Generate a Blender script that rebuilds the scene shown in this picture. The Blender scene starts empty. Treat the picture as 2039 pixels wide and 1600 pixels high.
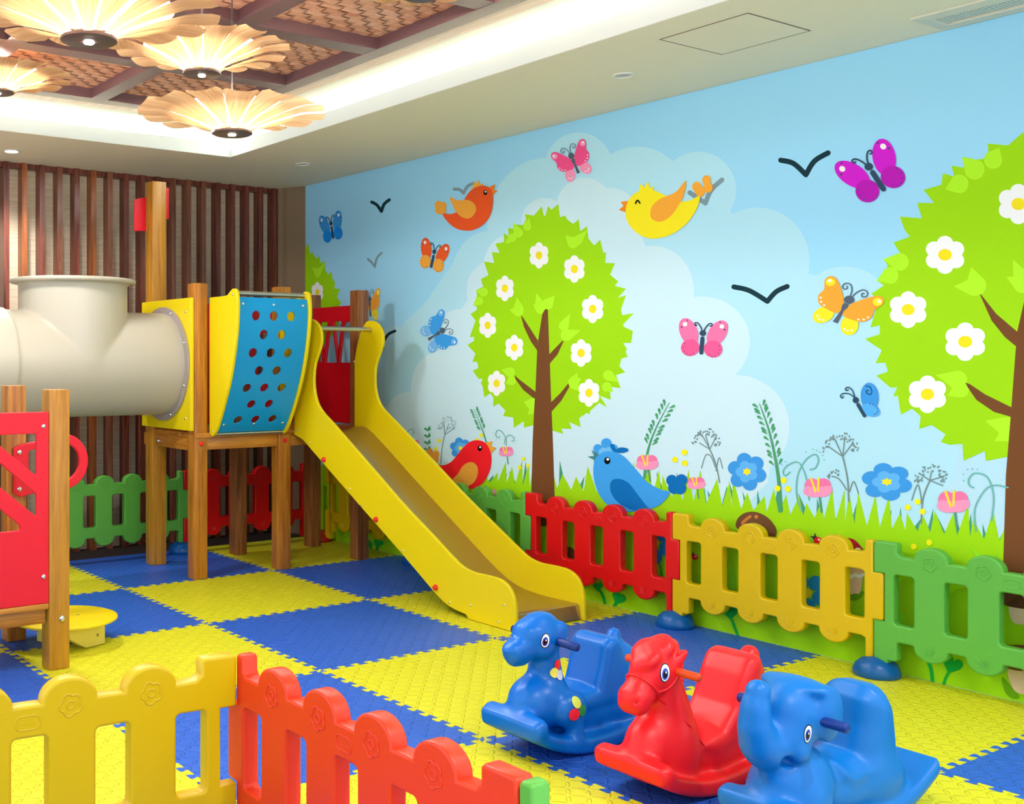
import bpy, bmesh, math, random
import numpy as np
from mathutils import Vector, Matrix

# ---------------------------------------------------------------- camera, world, lights
S = bpy.context.scene
COL = S.collection
CAM = (-2.60087, -5.81414, 1.29988)
YAW = 0.576502            # clockwise from +Y
FPX, PX0, PY0 = 2184.089, 591.26, 720.04
cd = bpy.data.cameras.new('camera'); cam = bpy.data.objects.new('camera', cd); COL.objects.link(cam)
cam.location = CAM; cam.rotation_euler = (math.pi/2, 0, -YAW)
cd.sensor_width = 36.0; cd.lens = FPX/2039*36.0
cd.shift_x = (1019.5-PX0)/2039; cd.shift_y = -(800-PY0)/2039
cd.clip_start = 0.05
S.camera = cam
S.view_settings.view_transform = 'Standard'; S.view_settings.look = 'None'
S.view_settings.gamma = 1.0; S.view_settings.exposure = 0.24; S.view_settings.use_curve_mapping = False

W = bpy.data.worlds.new('world'); S.world = W; W.use_nodes = True
bg = W.node_tree.nodes['Background']; bg.inputs[0].default_value = (0.83, 0.93, 1.04, 1); bg.inputs[1].default_value = 1.65

def area_light(name, loc, rot, sx, sy, power, col=(1, 1, 1)):
    l = bpy.data.lights.new(name, 'AREA'); l.shape = 'RECTANGLE'; l.size = sx; l.size_y = sy
    l.energy = power; l.color = col; l.spread = math.radians(115)
    o = bpy.data.objects.new(name, l); COL.objects.link(o); o.location = loc; o.rotation_euler = rot
    return o
def spot_light(name, loc, power, ang=100, col=(0.96, 0.98, 1.0), r=0.03, blend=0.8):
    l = bpy.data.lights.new(name, 'SPOT'); l.energy = power; l.spot_size = math.radians(ang); l.spot_blend = blend
    l.shadow_soft_size = r; l.color = col
    o = bpy.data.objects.new(name, l); COL.objects.link(o); o.location = loc
    return o
def point_light(name, loc, power, col=(1, 0.9, 0.75), r=0.04):
    l = bpy.data.lights.new(name, 'POINT'); l.energy = power; l.shadow_soft_size = r; l.color = col
    o = bpy.data.objects.new(name, l); COL.objects.link(o); o.location = loc
    return o
ZC = 2.635                 # soffit height
TX, TY = 0.945, 0.43       # right / far edge of the ceiling tray
TXL, TYN = -3.0, -4.7      # left / near edge
# LED strips lying in the cove behind the fascia (pointing up)
UP = (math.pi, 0, 0)
area_light('cove_light', (TX+0.10, (TY+TYN)/2, 2.725), UP, 0.10, TY-TYN, 95, (0.93, 0.97, 1))
area_light('cove_light', ((TX+TXL)/2, TY+0.10, 2.725), UP, TX-TXL, 0.10, 80, (0.93, 0.97, 1))
# spot at the lit downlight, plus three unseen spots added to brighten the room
for x, y, p in ((-0.33, 0.99, 60), (-0.9, -5.3, 110), (0.9, -5.3, 110), (-3.4, -3.0, 60)):
    spot_light('downlight', (x, y, ZC-0.02), p, 120)

# ---------------------------------------------------------------- helpers
def lin(c):
    c = c/255.0
    return c/12.92 if c <= 0.04045 else ((c+0.055)/1.055)**2.4
def rgb(r, g, b): return (lin(r), lin(g), lin(b), 1.0)
MATS = {}
def mat(name, col, rough=0.5, spec=0.5, **kw):
    if name in MATS: return MATS[name]
    m = bpy.data.materials.new(name); m.use_nodes = True
    b = m.node_tree.nodes['Principled BSDF']
    b.inputs['Base Color'].default_value = col
    b.inputs['Roughness'].default_value = rough
    b.inputs['Specular IOR Level'].default_value = spec
    if 'metal' in kw: b.inputs['Metallic'].default_value = kw['metal']
    if 'emit' in kw:
        b.inputs['Emission Color'].default_value = kw.get('ecol', col); b.inputs['Emission Strength'].default_value = kw['emit']
    if 'alpha' in kw: b.inputs['Alpha'].default_value = kw['alpha']
    if 'coat' in kw: b.inputs['Coat Weight'].default_value = kw['coat']
    if 'sss' in kw:
        b.inputs['Subsurface Weight'].default_value = kw['sss']; b.inputs['Subsurface Radius'].default_value = (.02, .02, .02)
    if kw.get('grain'):
        nt = m.node_tree
        n = nt.nodes.new('ShaderNodeTexNoise'); n.inputs['Scale'].default_value = kw['grain']; n.inputs['Detail'].default_value = 3
        bp = nt.nodes.new('ShaderNodeBump'); bp.inputs['Strength'].default_value = kw.get('gs', 0.1); bp.inputs['Distance'].default_value = 0.002
        tc = nt.nodes.new('ShaderNodeTexCoord')
        nt.links.new(tc.outputs['Object'], n.inputs['Vector']); nt.links.new(n.outputs['Fac'], bp.inputs['Height'])
        nt.links.new(bp.outputs['Normal'], b.inputs['Normal'])
    MATS[name] = m; return m

def wood(name, c1, c2, scale=(3, 3, 30), rough=0.4, axis='Z', dist=4.0):
    if name in MATS: return MATS[name]
    m = bpy.data.materials.new(name); m.use_nodes = True; nt = m.node_tree; L = nt.links
    b = nt.nodes['Principled BSDF']
    geo = nt.nodes.new('ShaderNodeNewGeometry'); mp = nt.nodes.new('ShaderNodeMapping')
    L.new(geo.outputs['Position'], mp.inputs['Vector'])
    sc = {'Z': (30, 30, 1.6), 'X': (1.6, 30, 30), 'Y': (30, 1.6, 30)}[axis]
    mp.inputs['Scale'].default_value = sc
    n = nt.nodes.new('ShaderNodeTexNoise'); n.inputs['Scale'].default_value = 1.0; n.inputs['Detail'].default_value = 6; n.inputs['Distortion'].default_value = 1.2
    L.new(mp.outputs[0], n.inputs['Vector'])
    n2 = nt.nodes.new('ShaderNodeTexNoise'); n2.inputs['Scale'].default_value = 6.0; n2.inputs['Detail'].default_value = 4
    L.new(mp.outputs[0], n2.inputs['Vector'])
    mx = nt.nodes.new('ShaderNodeMath'); mx.operation = 'MULTIPLY_ADD'; mx.inputs[1].default_value = 0.45
    L.new(n2.outputs['Fac'], mx.inputs[0]); L.new(n.outputs['Fac'], mx.inputs[2])
    cr = nt.nodes.new('ShaderNodeValToRGB'); cr.color_ramp.elements[0].position = 0.52; cr.color_ramp.elements[1].position = 0.92
    cr.color_ramp.elements[0].color = c1; cr.color_ramp.elements[1].color = c2
    L.new(mx.outputs[0], cr.inputs['Fac']); L.new(cr.outputs['Color'], b.inputs['Base Color'])
    b.inputs['Roughness'].default_value = rough
    bp = nt.nodes.new('ShaderNodeBump'); bp.inputs['Strength'].default_value = 0.15; bp.inputs['Distance'].default_value = 0.001
    L.new(n2.outputs['Fac'], bp.inputs['Height']); L.new(bp.outputs['Normal'], b.inputs['Normal'])
    MATS[name] = m; return m

def setp(o, label=None, cat=None, group=None, kind=None):
    if label: o['label'] = label
    if cat: o['category'] = cat
    if group: o['group'] = group
    if kind: o['kind'] = kind
    return o
def empty(name, loc, label, cat, group=None, rot=0.0):
    o = bpy.data.objects.new(name, None); COL.objects.link(o); o.location = loc; o.rotation_euler = (0, 0, rot)
    o.empty_display_size = 0.1
    return setp(o, label, cat, group)
def root_matrix(p):
    M = Matrix.Identity(4)
    while p is not None:
        M = Matrix.LocRotScale(p.location, p.rotation_euler, p.scale) @ M
        p = p.parent
    return M
def link(name, me, mats, parent=None, world=True, smooth=False, origin=None):
    """me in world coordinates when world=True, else in the parent's local frame"""
    if not isinstance(mats, (list, tuple)): mats = [mats]
    me.name = name
    for m in mats:
        me.materials.append(m)
    if smooth is not False:
        me.polygons.foreach_set('use_smooth', [True]*len(me.polygons))
        if smooth is not True:
            me.set_sharp_from_angle(angle=math.radians(smooth))
    o = bpy.data.objects.new(name, me); COL.objects.link(o)
    if parent is not None:
        if world: me.transform(root_matrix(parent).inverted())
        o.parent = parent
    if origin is not None and parent is None:
        me.transform(Matrix.Translation(-Vector(origin))); o.location = origin
    return o
class MB:
    def __init__(s): s.v = []; s.f = []; s.m = []
    def add(s, vs, fs, mi=0):
        n = len(s.v); s.v += [tuple(v) for v in vs]; s.f += [tuple(i+n for i in f) for f in fs]; s.m += [mi]*len(fs); return s
    def box(s, x0, x1, y0, y1, z0, z1, mi=0):
        return s.add([(x, y, z) for z in (z0, z1) for y in (y0, y1) for x in (x0, x1)],
                     [(0, 2, 3, 1), (4, 5, 7, 6), (0, 1, 5, 4), (2, 6, 7, 3), (0, 4, 6, 2), (1, 3, 7, 5)], mi)
    def tube(s, pts, r, n=12, caps=True, mi=0, closed=False):
        P = [Vector(p) for p in pts]; k = len(P); rings = []
        rr = r if isinstance(r, (list, tuple)) else [r]*k
        up = None
        for i in range(k):
            if closed: t = P[(i+1) % k]-P[i-1]
            else: t = P[min(i+1, k-1)]-P[max(i-1, 0)]
            t.normalize()
            if up is None:
                a = Vector((0, 0, 1)) if abs(t.z) < .9 else Vector((1, 0, 0))
                up = t.cross(a).normalized()
            u = (up-t*up.dot(t)).normalized(); up = u; w = t.cross(u)
            rings.append([P[i]+(u*math.cos(2*math.pi*j/n)+w*math.sin(2*math.pi*j/n))*rr[i] for j in range(n)])
        vs = [v for R in rings for v in R]; fs = []
        for i in range(k if closed else k-1):
            a = i*n; b = ((i+1) % k)*n
            for j in range(n): fs.append((a+j, a+(j+1) % n, b+(j+1) % n, b+j))
        if caps and not closed:
            fs.append(tuple(range(n))[::-1]); fs.append(tuple((k-1)*n+j for j in range(n)))
        return s.add(vs, fs, mi)
    def lathe(s, prof, c=(0, 0, 0), n=32, mi=0, axis='Z', a0=0, a1=2*math.pi):
        full = abs(a1-a0-2*math.pi) < 1e-6; m = n if full else n+1
        vs = []
        for (r, z) in prof:
            for j in range(m):
                a = a0+(a1-a0)*j/n
                p = (r*math.cos(a), r*math.sin(a), z)
                if axis == 'X': p = (z, r*math.cos(a), r*math.sin(a))
                if axis == 'Y': p = (r*math.sin(a), z, r*math.cos(a))
                vs.append((p[0]+c[0], p[1]+c[1], p[2]+c[2]))
        fs = []
        for i in range(len(prof)-1):
            for j in range(n if full else n):
                fs.append((i*m+j, i*m+(j+1) % m, (i+1)*m+(j+1) % m, (i+1)*m+j))
        return s.add(vs, fs, mi)
    def mesh(s, name='m', bevel=0, seg=2, fix=True):
        me = bpy.data.meshes.new(name); me.from_pydata(s.v, [], s.f); me.update()
        me.polygons.foreach_set('material_index', s.m)
        if bevel or fix:
            bm = bmesh.new(); bm.from_mesh(me)
            if fix: bmesh.ops.recalc_face_normals(bm, faces=bm.faces)
            if bevel: bmesh.ops.bevel(bm, geom=[e for e in bm.edges if e.is_manifold and e.calc_face_angle(0) > .6], offset=bevel, segments=seg, affect='EDGES', profile=.6, clamp_overlap=True)
            bm.to_mesh(me); bm.free()
        return me
def spline(P, closed=False, n=6):
    """Catmull-Rom through the points"""
    P = [Vector(p) for p in P]; out = []; k = len(P)
    rng = range(k) if closed else range(k-1)
    for i in rng:
        p0 = P[i-1] if (closed or i > 0) else P[i]; p1 = P[i]; p2 = P[(i+1) % k]
        p3 = P[(i+2) % k] if (closed or i+2 < k) else p2
        for j in range(n):
            t = j/n
            out.append(.5*((2*p1)+(p2-p0)*t+(2*p0-5*p1+4*p2-p3)*t*t+(3*p1-p0-3*p2+p3)*t**3))
    if not closed: out.append(P[-1])
    return out
def rrect(x0, x1, y0, y1, r, n=4):
    o = []
    for cx, cy, a in ((x1-r, y1-r, 0), (x0+r, y1-r, 90), (x0+r, y0+r, 180), (x1-r, y0+r, 270)):
        for j in range(n+1):
            t = math.radians(a+90*j/n); o.append((cx+r*math.cos(t), cy+r*math.sin(t)))
    return o
def circ(cx, cy, r, n=24): return [(cx+r*math.cos(2*math.pi*j/n), cy+r*math.sin(2*math.pi*j/n)) for j in range(n)]
def round_poly(P, r, n=4):
    """round the corners of a polygon; r may be a list"""
    out = []; k = len(P)
    for i in range(k):
        a, b, c = Vector(P[i-1]).to_2d() if len(P[i-1]) > 2 else Vector(P[i-1]), Vector(P[i]), Vector(P[(i+1) % k])
        ri = r[i] if isinstance(r, (list, tuple)) else r
        u = (a-b); v = (c-b); lu, lv = u.length, v.length
        if ri <= 0 or lu < 1e-6 or lv < 1e-6: out.append(tuple(b)); continue
        d = min(ri, lu*.48, lv*.48); u /= lu; v /= lv
        A = b+u*d; B = b+v*d
        for j in range(n+1):
            t = j/n; out.append(tuple((1-t)**2*A+2*t*(1-t)*b+t*t*B))
    return out
def plate(loops, thick, bevel=0.003, M=Matrix.Identity(4), seg=2):
    """solid plate from 2D outlines (first the rim, then holes); lies in XY, centred on Z=0, then moved by M"""
    cu = bpy.data.curves.new('c', 'CURVE'); cu.dimensions = '2D'; cu.fill_mode = 'BOTH'
    for lp in loops:
        sp = cu.splines.new('POLY'); sp.points.add(len(lp)-1); sp.use_cyclic_u = True
        for i, p in enumerate(lp): sp.points[i].co = (p[0], p[1], 0, 1)
    cu.extrude = thick/2-bevel; cu.bevel_depth = bevel; cu.bevel_resolution = seg; cu.offset = -bevel
    o = bpy.data.objects.new('c', cu); COL.objects.link(o)
    dg = bpy.context.evaluated_depsgraph_get()
    me = bpy.data.meshes.new_from_object(o.evaluated_get(dg))
    bpy.data.objects.remove(o); bpy.data.curves.remove(cu)
    me.materials.clear()
    me.transform(M); return me
def join(meshes):
    bm = bmesh.new()
    for m in meshes: bm.from_mesh(m)
    me = bpy.data.meshes.new('j'); bm.to_mesh(me); bm.free(); return me
from mathutils.geometry import delaunay_2d_cdt
def tri2d(P):
    """triangles filling a 2D outline"""
    n = len(P); r = delaunay_2d_cdt([Vector(p) for p in P], [(i, (i+1) % n) for i in range(n)], [list(range(n))], 1, 1e-6)
    vs = [tuple(v) for v in r[0]]; fs = []
    for f in r[2]:
        a, b, c = [vs[i] for i in f[:3]]
        fs.append(tuple(f) if (b[0]-a[0])*(c[1]-a[1])-(b[1]-a[1])*(c[0]-a[0]) > 0 else tuple(f)[::-1])
    return vs, fs
def basis(ox, oy, oz, u, v):
    """matrix: plate x -> u, plate y -> v, normal = u x v"""
    u = Vector(u); v = Vector(v); w = u.cross(v)
    return Matrix(((u.x, v.x, w.x, ox), (u.y, v.y, w.y, oy), (u.z, v.z, w.z, oz), (0, 0, 0, 1)))

# ---- point of the mural wall (plane X = 2) behind a point of the photograph
_c, _s = math.cos(YAW), math.sin(YAW)
def wall_pt(px, py, X=2.0):
    a = (px-PX0)/FPX; b = (PY0-py)/FPX
    dx = _s+_c*a; dy = _c-_s*a; t = (X-CAM[0])/dx
    return (CAM[1]+t*dy, CAM[2]+t*b)

# ---------------------------------------------------------------- floor mats
def mat_foam(name, col, ru):
    m = bpy.data.materials.new(name); m.use_nodes = True; nt = m.node_tree; L = nt.links
    b = nt.nodes['Principled BSDF']; b.inputs['Base Color'].default_value = col; b.inputs['Roughness'].default_value = ru
    b.inputs['Specular IOR Level'].default_value = 0.35
    geo = nt.nodes.new('ShaderNodeNewGeometry'); sep = nt.nodes.new('ShaderNodeSeparateXYZ'); L.new(geo.outputs['Position'], sep.inputs[0])
    def M(op, a, b_=None, c=None):
        n = nt.nodes.new('ShaderNodeMath'); n.operation = op
        for i, v in enumerate((a, b_, c)):
            if v is None: continue
            if isinstance(v, (int, float)): n.inputs[i].default_value = v
            else: L.new(v, n.inputs[i])
        return n.outputs[0]
    K = 24.0
    x = M('MULTIPLY', sep.outputs[0], K); y = M('MULTIPLY', sep.outputs[1], K)
    par = M('PINGPONG', M('ADD', M('FLOOR', x), M('FLOOR', y)), 1.0)      # 0/1 checker
    fx = M('SUBTRACT', M('FRACT', x), .5); fy = M('SUBTRACT', M('FRACT', y), .5)
    p = M('ADD', fx, fy); q = M('SUBTRACT', fx, fy)
    u = M('ADD', M('MULTIPLY', p, par), M('MULTIPLY', q, M('SUBTRACT', 1.0, par)))
    v = M('ADD', M('MULTIPLY', q, par), M('MULTIPLY', p, M('SUBTRACT', 1.0, par)))
    d = M('ADD', M('POWER', M('DIVIDE', M('ABSOLUTE', u), .78), 2.0), M('POWER', M('DIVIDE', M('ABSOLUTE', v), .26), 2.0))
    h = nt.nodes.new('ShaderNodeMapRange'); h.inputs['From Min'].default_value = 1.0; h.inputs['From Max'].default_value = 0.45
    L.new(d, h.inputs['Value'])
    bp = nt.nodes.new('ShaderNodeBump'); bp.inputs['Strength'].default_value = 0.8; bp.inputs['Distance'].default_value = 0.006
    L.new(h.outputs[0], bp.inputs['Height']); L.new(bp.outputs['Normal'], b.inputs['Normal'])
    return m
MY = mat_foam('yellow_foam', rgb(214, 209, 34), 0.42)
MBL = mat_foam('blue_foam', rgb(38, 92, 190), 0.42)
NT = 14
def tooth_edge():
    """interlocking edge from (0,0) to (1,0): dovetail teeth to +y"""
    P = [(0, 0)]; p = 1.0/NT
    for k in range(NT):
        a = k*p; d = 0.022
        for (x, y) in ((.30, -.004), (.33, .002), (.22, .014), (.23, .021), (.30, .024), (.70, .024), (.77, .021), (.78, .014), (.67, .002), (.70, -.004)):
            P.append((a+x*p, y-.010))
    P.append((1, 0)); return P
TE = tooth_edge()
ORD = ['first', 'second', 'third', 'fourth', 'fifth', 'sixth', 'seventh']
ROWW = ['in the row against the mural', 'in the second row from the mural', 'in the third row from the mural', 'in the fourth row from the mural']
def build_mats():
    sub = setp(link('floor', MB().box(-3.3, 2.2, -6.2, 1.7, -0.1, -0.012).mesh(), mat('floor_dark', rgb(40, 26, 22), .7)), kind='structure')
    TH = 0.012
    for i in range(-2, 2):
        for j in range(-5, 1):          # tile spans X i..i+1, Y j..j+1
            g = 0.0006
            bot = [(i+x, j+(y if j > -5 else 0)) for x, y in TE] if j > -5 else [(i, j), (i+1, j)]
            top = [(i+x, j+1+y) for x, y in TE] if j < 0 else [(i, j+1), (i+1, j+1)]
            lef = [(i-(y), j+x) for x, y in TE] if i > -2 else [(i, j), (i, j+1)]
            rig = [(i+1-y, j+x) for x, y in TE] if i < 1 else [(i+1, j), (i+1, j+1)]
            loop = bot[:-1]+rig[:-1]+top[::-1][:-1]+lef[::-1][:-1]
            tv, tf = tri2d(loop); bm = bmesh.new(); vs = [bm.verts.new((x, y, 0.0)) for x, y in tv]
            for f in tf: bm.faces.new([vs[q] for q in f])
            bnd = [e for e in bm.edges if e.is_boundary]
            r = bmesh.ops.extrude_edge_only(bm, edges=bnd)
            for v in [g_ for g_ in r['geom'] if isinstance(g_, bmesh.types.BMVert)]: v.co.z = -TH
            me = bpy.data.meshes.new('t'); bm.to_mesh(me); bm.free()
            yellow = (i+j) % 2 == 1
            c = 'yellow' if yellow else 'blue'
            o = link('foam_mat', me, MY if yellow else MBL, origin=(i+.5, j+.5, 0))
            setp(o, '%s foam floor mat, %s from the slat wall %s' % (c, ORD[0-j], ROWW[1-i]), 'floor mat', 'interlocking foam floor mats')
build_mats()
# ---------------------------------------------------------------- room shell
plaster = mat('plaster', rgb(240, 226, 194), .8, grain=220, gs=.15)
white = mat('white_paint', rgb(226, 230, 226), .7)
setp(link('wall_right', MB().box(2.0, 2.15, -5.9, 1.7, -0.012, 3.0).mesh(), mat('wall_beige', rgb(190, 175, 150), .8)), kind='structure')
fabric = mat('fabric_wall', rgb(196, 178, 150), .9, grain=300, gs=.5)
def stripe_fabric():
    nt = fabric.node_tree; b = nt.nodes['Principled BSDF']; geo = nt.nodes.new('ShaderNodeNewGeometry')
    mp = nt.nodes.new('ShaderNodeMapping'); mp.inputs['Scale'].default_value = (6, 6, 260)
    n = nt.nodes.new('ShaderNodeTexNoise'); n.inputs['Scale'].default_value = 1
    cr = nt.nodes.new('ShaderNodeValToRGB'); cr.color_ramp.elements[0].color = rgb(190, 172, 142); cr.color_ramp.elements[1].color = rgb(226, 210, 182)
    cr.color_ramp.elements[0].position = .3; cr.color_ramp.elements[1].position = .7
    nt.links.new(geo.outputs['Position'], mp.inputs[0]); nt.links.new(mp.outputs[0], n.inputs['Vector']); nt.links.new(n.outputs['Fac'], cr.inputs[0]); nt.links.new(cr.outputs[0], b.inputs['Base Color'])
stripe_fabric()
setp(link('wall_back', MB().box(-3.3, 2.0, 1.445, 1.60, -0.012, 3.0).mesh(), fabric), kind='structure')
pil = MB(); P = [(1.893, 1.445), (1.893, 1.37), (1.915, 1.335), (1.925, 1.29), (1.999, 1.139), (1.999, 1.445)]
n = len(P); pil.add([(x, y, z) for z in (-0.012, ZC) for x, y in P], [tuple(range(n))[::-1], tuple(range(n, 2*n))]+[(i, (i+1) % n, n+(i+1) % n, n+i) for i in range(n)])
setp(link('trim_1', pil.mesh(), mat('pilaster', rgb(132, 108, 80), .8, grain=260, gs=.2)), kind='structure')
# slat screen in front of the back wall
SL = [wood('slat_red', rgb(72, 26, 18), rgb(140, 70, 50), rough=.32), wood('slat_brown', rgb(88, 44, 28), rgb(156, 94, 66), rough=.32), wood('slat_orange', rgb(120, 58, 22), rgb(176, 98, 44), rough=.32)]
r_ = random.Random(5); mb = MB(); x = -0.241-0.1237*23
k = 0
while x < 1.9:
    mi = r_.choice((0, 0, 0, 1, 1, 2))
    if abs(x-0.374) < .03: mi = 2
    mb.box(x-.0185, x+.0185, 1.36, 1.444, -0.011, ZC-.001, mi)
    if x+.1237 < 1.9: mb.box(x+.0187, x+.105, 1.385, 1.444, ZC-.036, ZC-.001, 0)
    x += .1237; k += 1
scr = link('slat_screen', mb.mesh(), SL, smooth=False, origin=(-.2, 1.36, 0))
setp(scr, 'screen of dark reddish wooden upright slats over a beige fabric wall', 'slat screen')
# ceiling: soffit with a tray
T = ZC+0.085
c = MB()
c.box(TX, 2.15, -5.5, 1.7, ZC, T); c.box(-3.3, TX, TY, 1.7, ZC, T); c.box(-3.3, TXL, -5.5, TY, ZC, T); c.box(TXL, TX, -5.5, TYN, ZC, T)
ceil_o = setp(link('ceiling', c.mesh(), plaster), kind='structure')
# white face lining of the tray edge
f = MB(); e = .004
f.box(TX-e, TX, TYN, TY, ZC+.001, T); f.box(TXL, TX, TY-e, TY, ZC+.001, T); f.box(TXL, TXL+e, TYN, TY, ZC+.001, T)
setp(link('trim_2', f.mesh(), white), kind='structure')
# upper ceiling ring with the cove back walls
u = MB(); ZU = 2.80
u.box(.745, 1.24, TYN-.2, TY+.24, ZU, ZU+.1); u.box(TXL-.2, .745, .20, TY+.24, ZU, ZU+.1); u.box(TXL-.2, TXL+.3, TYN-.2, .20, ZU, ZU+.1); u.box(TXL+.3, .745, TYN-.2, TYN+.2, ZU, ZU+.1)
u.box(1.22, 1.24, TYN, TY+.24, T, ZU); u.box(TXL-.2, 1.22, TY+.22, TY+.24, T, ZU); u.box(TXL-.2, TXL-.18, TYN, TY+.2, T, ZU)
u.box(TXL-.2, 1.24, TYN-.2, TY+.24, 2.95, 3.0)
setp(link('ceiling', u.mesh(), white), kind='structure')
mol = MB(); BX0, BX1 = .55, .64; BY0, BY1 = -.02, .08; FX = -2.62; FY = -4.55
mol.box(BX1, .749, FY, .20, ZU-.012, ZU+.02); mol.box(FX, BX1, BY1, .20, ZU-.012, ZU+.02)
setp(link('trim_3', mol.mesh(), wood('moulding', rgb(196, 160, 140), rgb(226, 200, 184), axis='Y')), kind='structure')
bm_ = MB(); ZB = ZU-.02
xs = []; x = -.21
bm_.box(BX0, BX1, FY, BY1, ZB, ZB+.14); bm_.box(FX, BX0-.0005, BY0, BY1-.0005, ZB+.0004, ZB+.1395)
while x > FX: xs.append(x); bm_.box(x, x+.095, FY, BY0, ZB, ZB+.14); x -= .76
ys = []; y = -.856
while y > FY: ys.append(y); bm_.box(FX, BX0, y, y+.11, ZB+.0008, ZB+.139); y -= .805
# inner lip around each panel
setp(link('trim_4', bm_.mesh(), mat('beam_wood', rgb(112, 78, 80), .38, grain=500, gs=.5)), kind='structure')
xe = [BX0]+xs+[FX-.76]; ye = [BY0]+ys+[FY-.8]
def weave(x0, x1, y0, y1, z):
    nx = max(2, round((x1-x0)/.056)); ny = max(2, round((y1-y0)/.056)); cx = (x1-x0)/nx; cy = (y1-y0)/ny; m = MB()
    for i in range(nx):
        for j in range(ny):
            X = x0+(i+.5)*cx; Y = y0+(j+.5)*cy; al = (i+j) % 2
            vs = []; N = 6
            for a in range(N+1):
                t = (a/N-.5)*1.26; h = -.0045*math.cos(math.pi*t*.85)+.002
                for s_ in (-.47, .47):
                    vs.append((X+t*cx, Y+s_*cy, z+h) if al else (X+s_*cx, Y+t*cy, z+h))
            m.add(vs, [(2*a, 2*a+1, 2*a+3, 2*a+2) for a in range(N)])
    m.box(x0, x1, y0, y1, z+.012, z+.02)
    return m
wm = wood('weave_veneer', rgb(206, 132, 98), rgb(250, 196, 166), axis='X', rough=.5)
k = 0; wv = MB()
for i in range(len(xe)-1):
    for j in range(len(ye)-1):
        x1 = xe[i]; x0 = xe[i+1]+.095; y1 = ye[j]; y0 = ye[j+1]+.11
        if x0 < FX: x0 = FX
        if y0 < FY: y0 = FY
        if x1-x0 < .1 or y1-y0 < .1: continue
        w_ = weave(x0, x1, y0, y1, ZB+.055); wv.add(w_.v, w_.f)
o = setp(link('ceiling', wv.mesh(fix=False), wm, smooth=40), kind='structure')
# ceiling hatch, vent, downlights
def hatch():
    r = empty('access_hatch', (1.34, -3.03, ZC), 'square flush access hatch outlined in the plaster soffit', 'hatch')
    fr = plate([rrect(-.207, .207, -.207, .207, .002), rrect(-.202, .202, -.202, .202, .002)[::-1]], .004, .0005, Matrix.Translation((1.34, -3.03, ZC)))
    link('frame', fr, mat('hatch_line', rgb(120, 100, 84), .8), r)
    link('panel', plate([rrect(-.201, .201, -.201, .201, .002)], .003, .0005, Matrix.Translation((1.34, -3.03, ZC-.0003))), plaster, r)
hatch()
def vent():
    r = empty('ceiling_vent', (1.835, -4.0, ZC), 'long white slot air vent in the ceiling above the mural', 'vent')
    x0, x1, y0, y1 = 1.717, 1.955, -4.45, -3.537
    def ring(a, z): return [(x0+a, y0+a, z), (x1-a, y0+a, z), (x1-a, y1-a, z), (x0+a, y1-a, z)]
    m = MB(); R = [ring(0, ZC-.0005), ring(.004, ZC-.008), ring(.055, ZC-.014), ring(.060, ZC-.012), ring(.062, ZC+.02)]
    m.add([p for q in R for p in q], [(4*i+j, 4*i+(j+1) % 4, 4*i+4+(j+1) % 4, 4*i+4+j) for i in range(4) for j in range(4)])
    link('frame', m.mesh(), mat('vent_frame', rgb(214, 208, 184), .5), r)
    g = MB(); y = y0+.07
    while y < y1-.065: g.box(x0+.062, x1-.062, y, y+.009, ZC-.006, ZC+.008); y += .014
    link('grille', g.mesh(), mat('vent_grille', rgb(206, 208, 190), .5), r)
    link('duct', MB().box(x0+.058, x1-.058, y0+.058, y1-.058, ZC+.016, ZC+.02).mesh(), mat('vent_dark', rgb(120, 124, 110), .8), r)
vent()
chrome = mat('chrome', (.75, .75, .76, 1), .22, metal=1.0)
def downlight(x, y, lit, label):
    r = empty('ceiling_spotlight', (x, y, ZC), label, 'ceiling light', 'recessed ceiling lights')
    m = MB().lathe([(.052, 0), (.05, -.005), (.043, -.007), (.038, -.003), (.036, .004)], (x, y, ZC-.0005), 32)
    link('ring', m.mesh(), mat('lamp_ring', rgb(228, 222, 206), .35), r, smooth=40)
    em = mat('lamp_lit', (1, 1, 1, 1), .3, emit=40, ecol=(1, .98, .94, 1)) if lit else mat('lamp_off', rgb(186, 176, 160), .3)
    link('lens', MB().lathe([(.001, -.002), (.02, -.003), (.037, -.001)], (x, y, ZC), 32).mesh(), em, r, smooth=40)
downlight(-.331, .991, True, 'lit round downlight in the soffit above the slat wall')
downlight(1.466, .368, False, 'unlit round downlight in the soffit near the far corner of the mural')
downlight(1.456, -2.361, False, 'unlit round downlight above the mural between the hatch and the tray')

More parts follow.
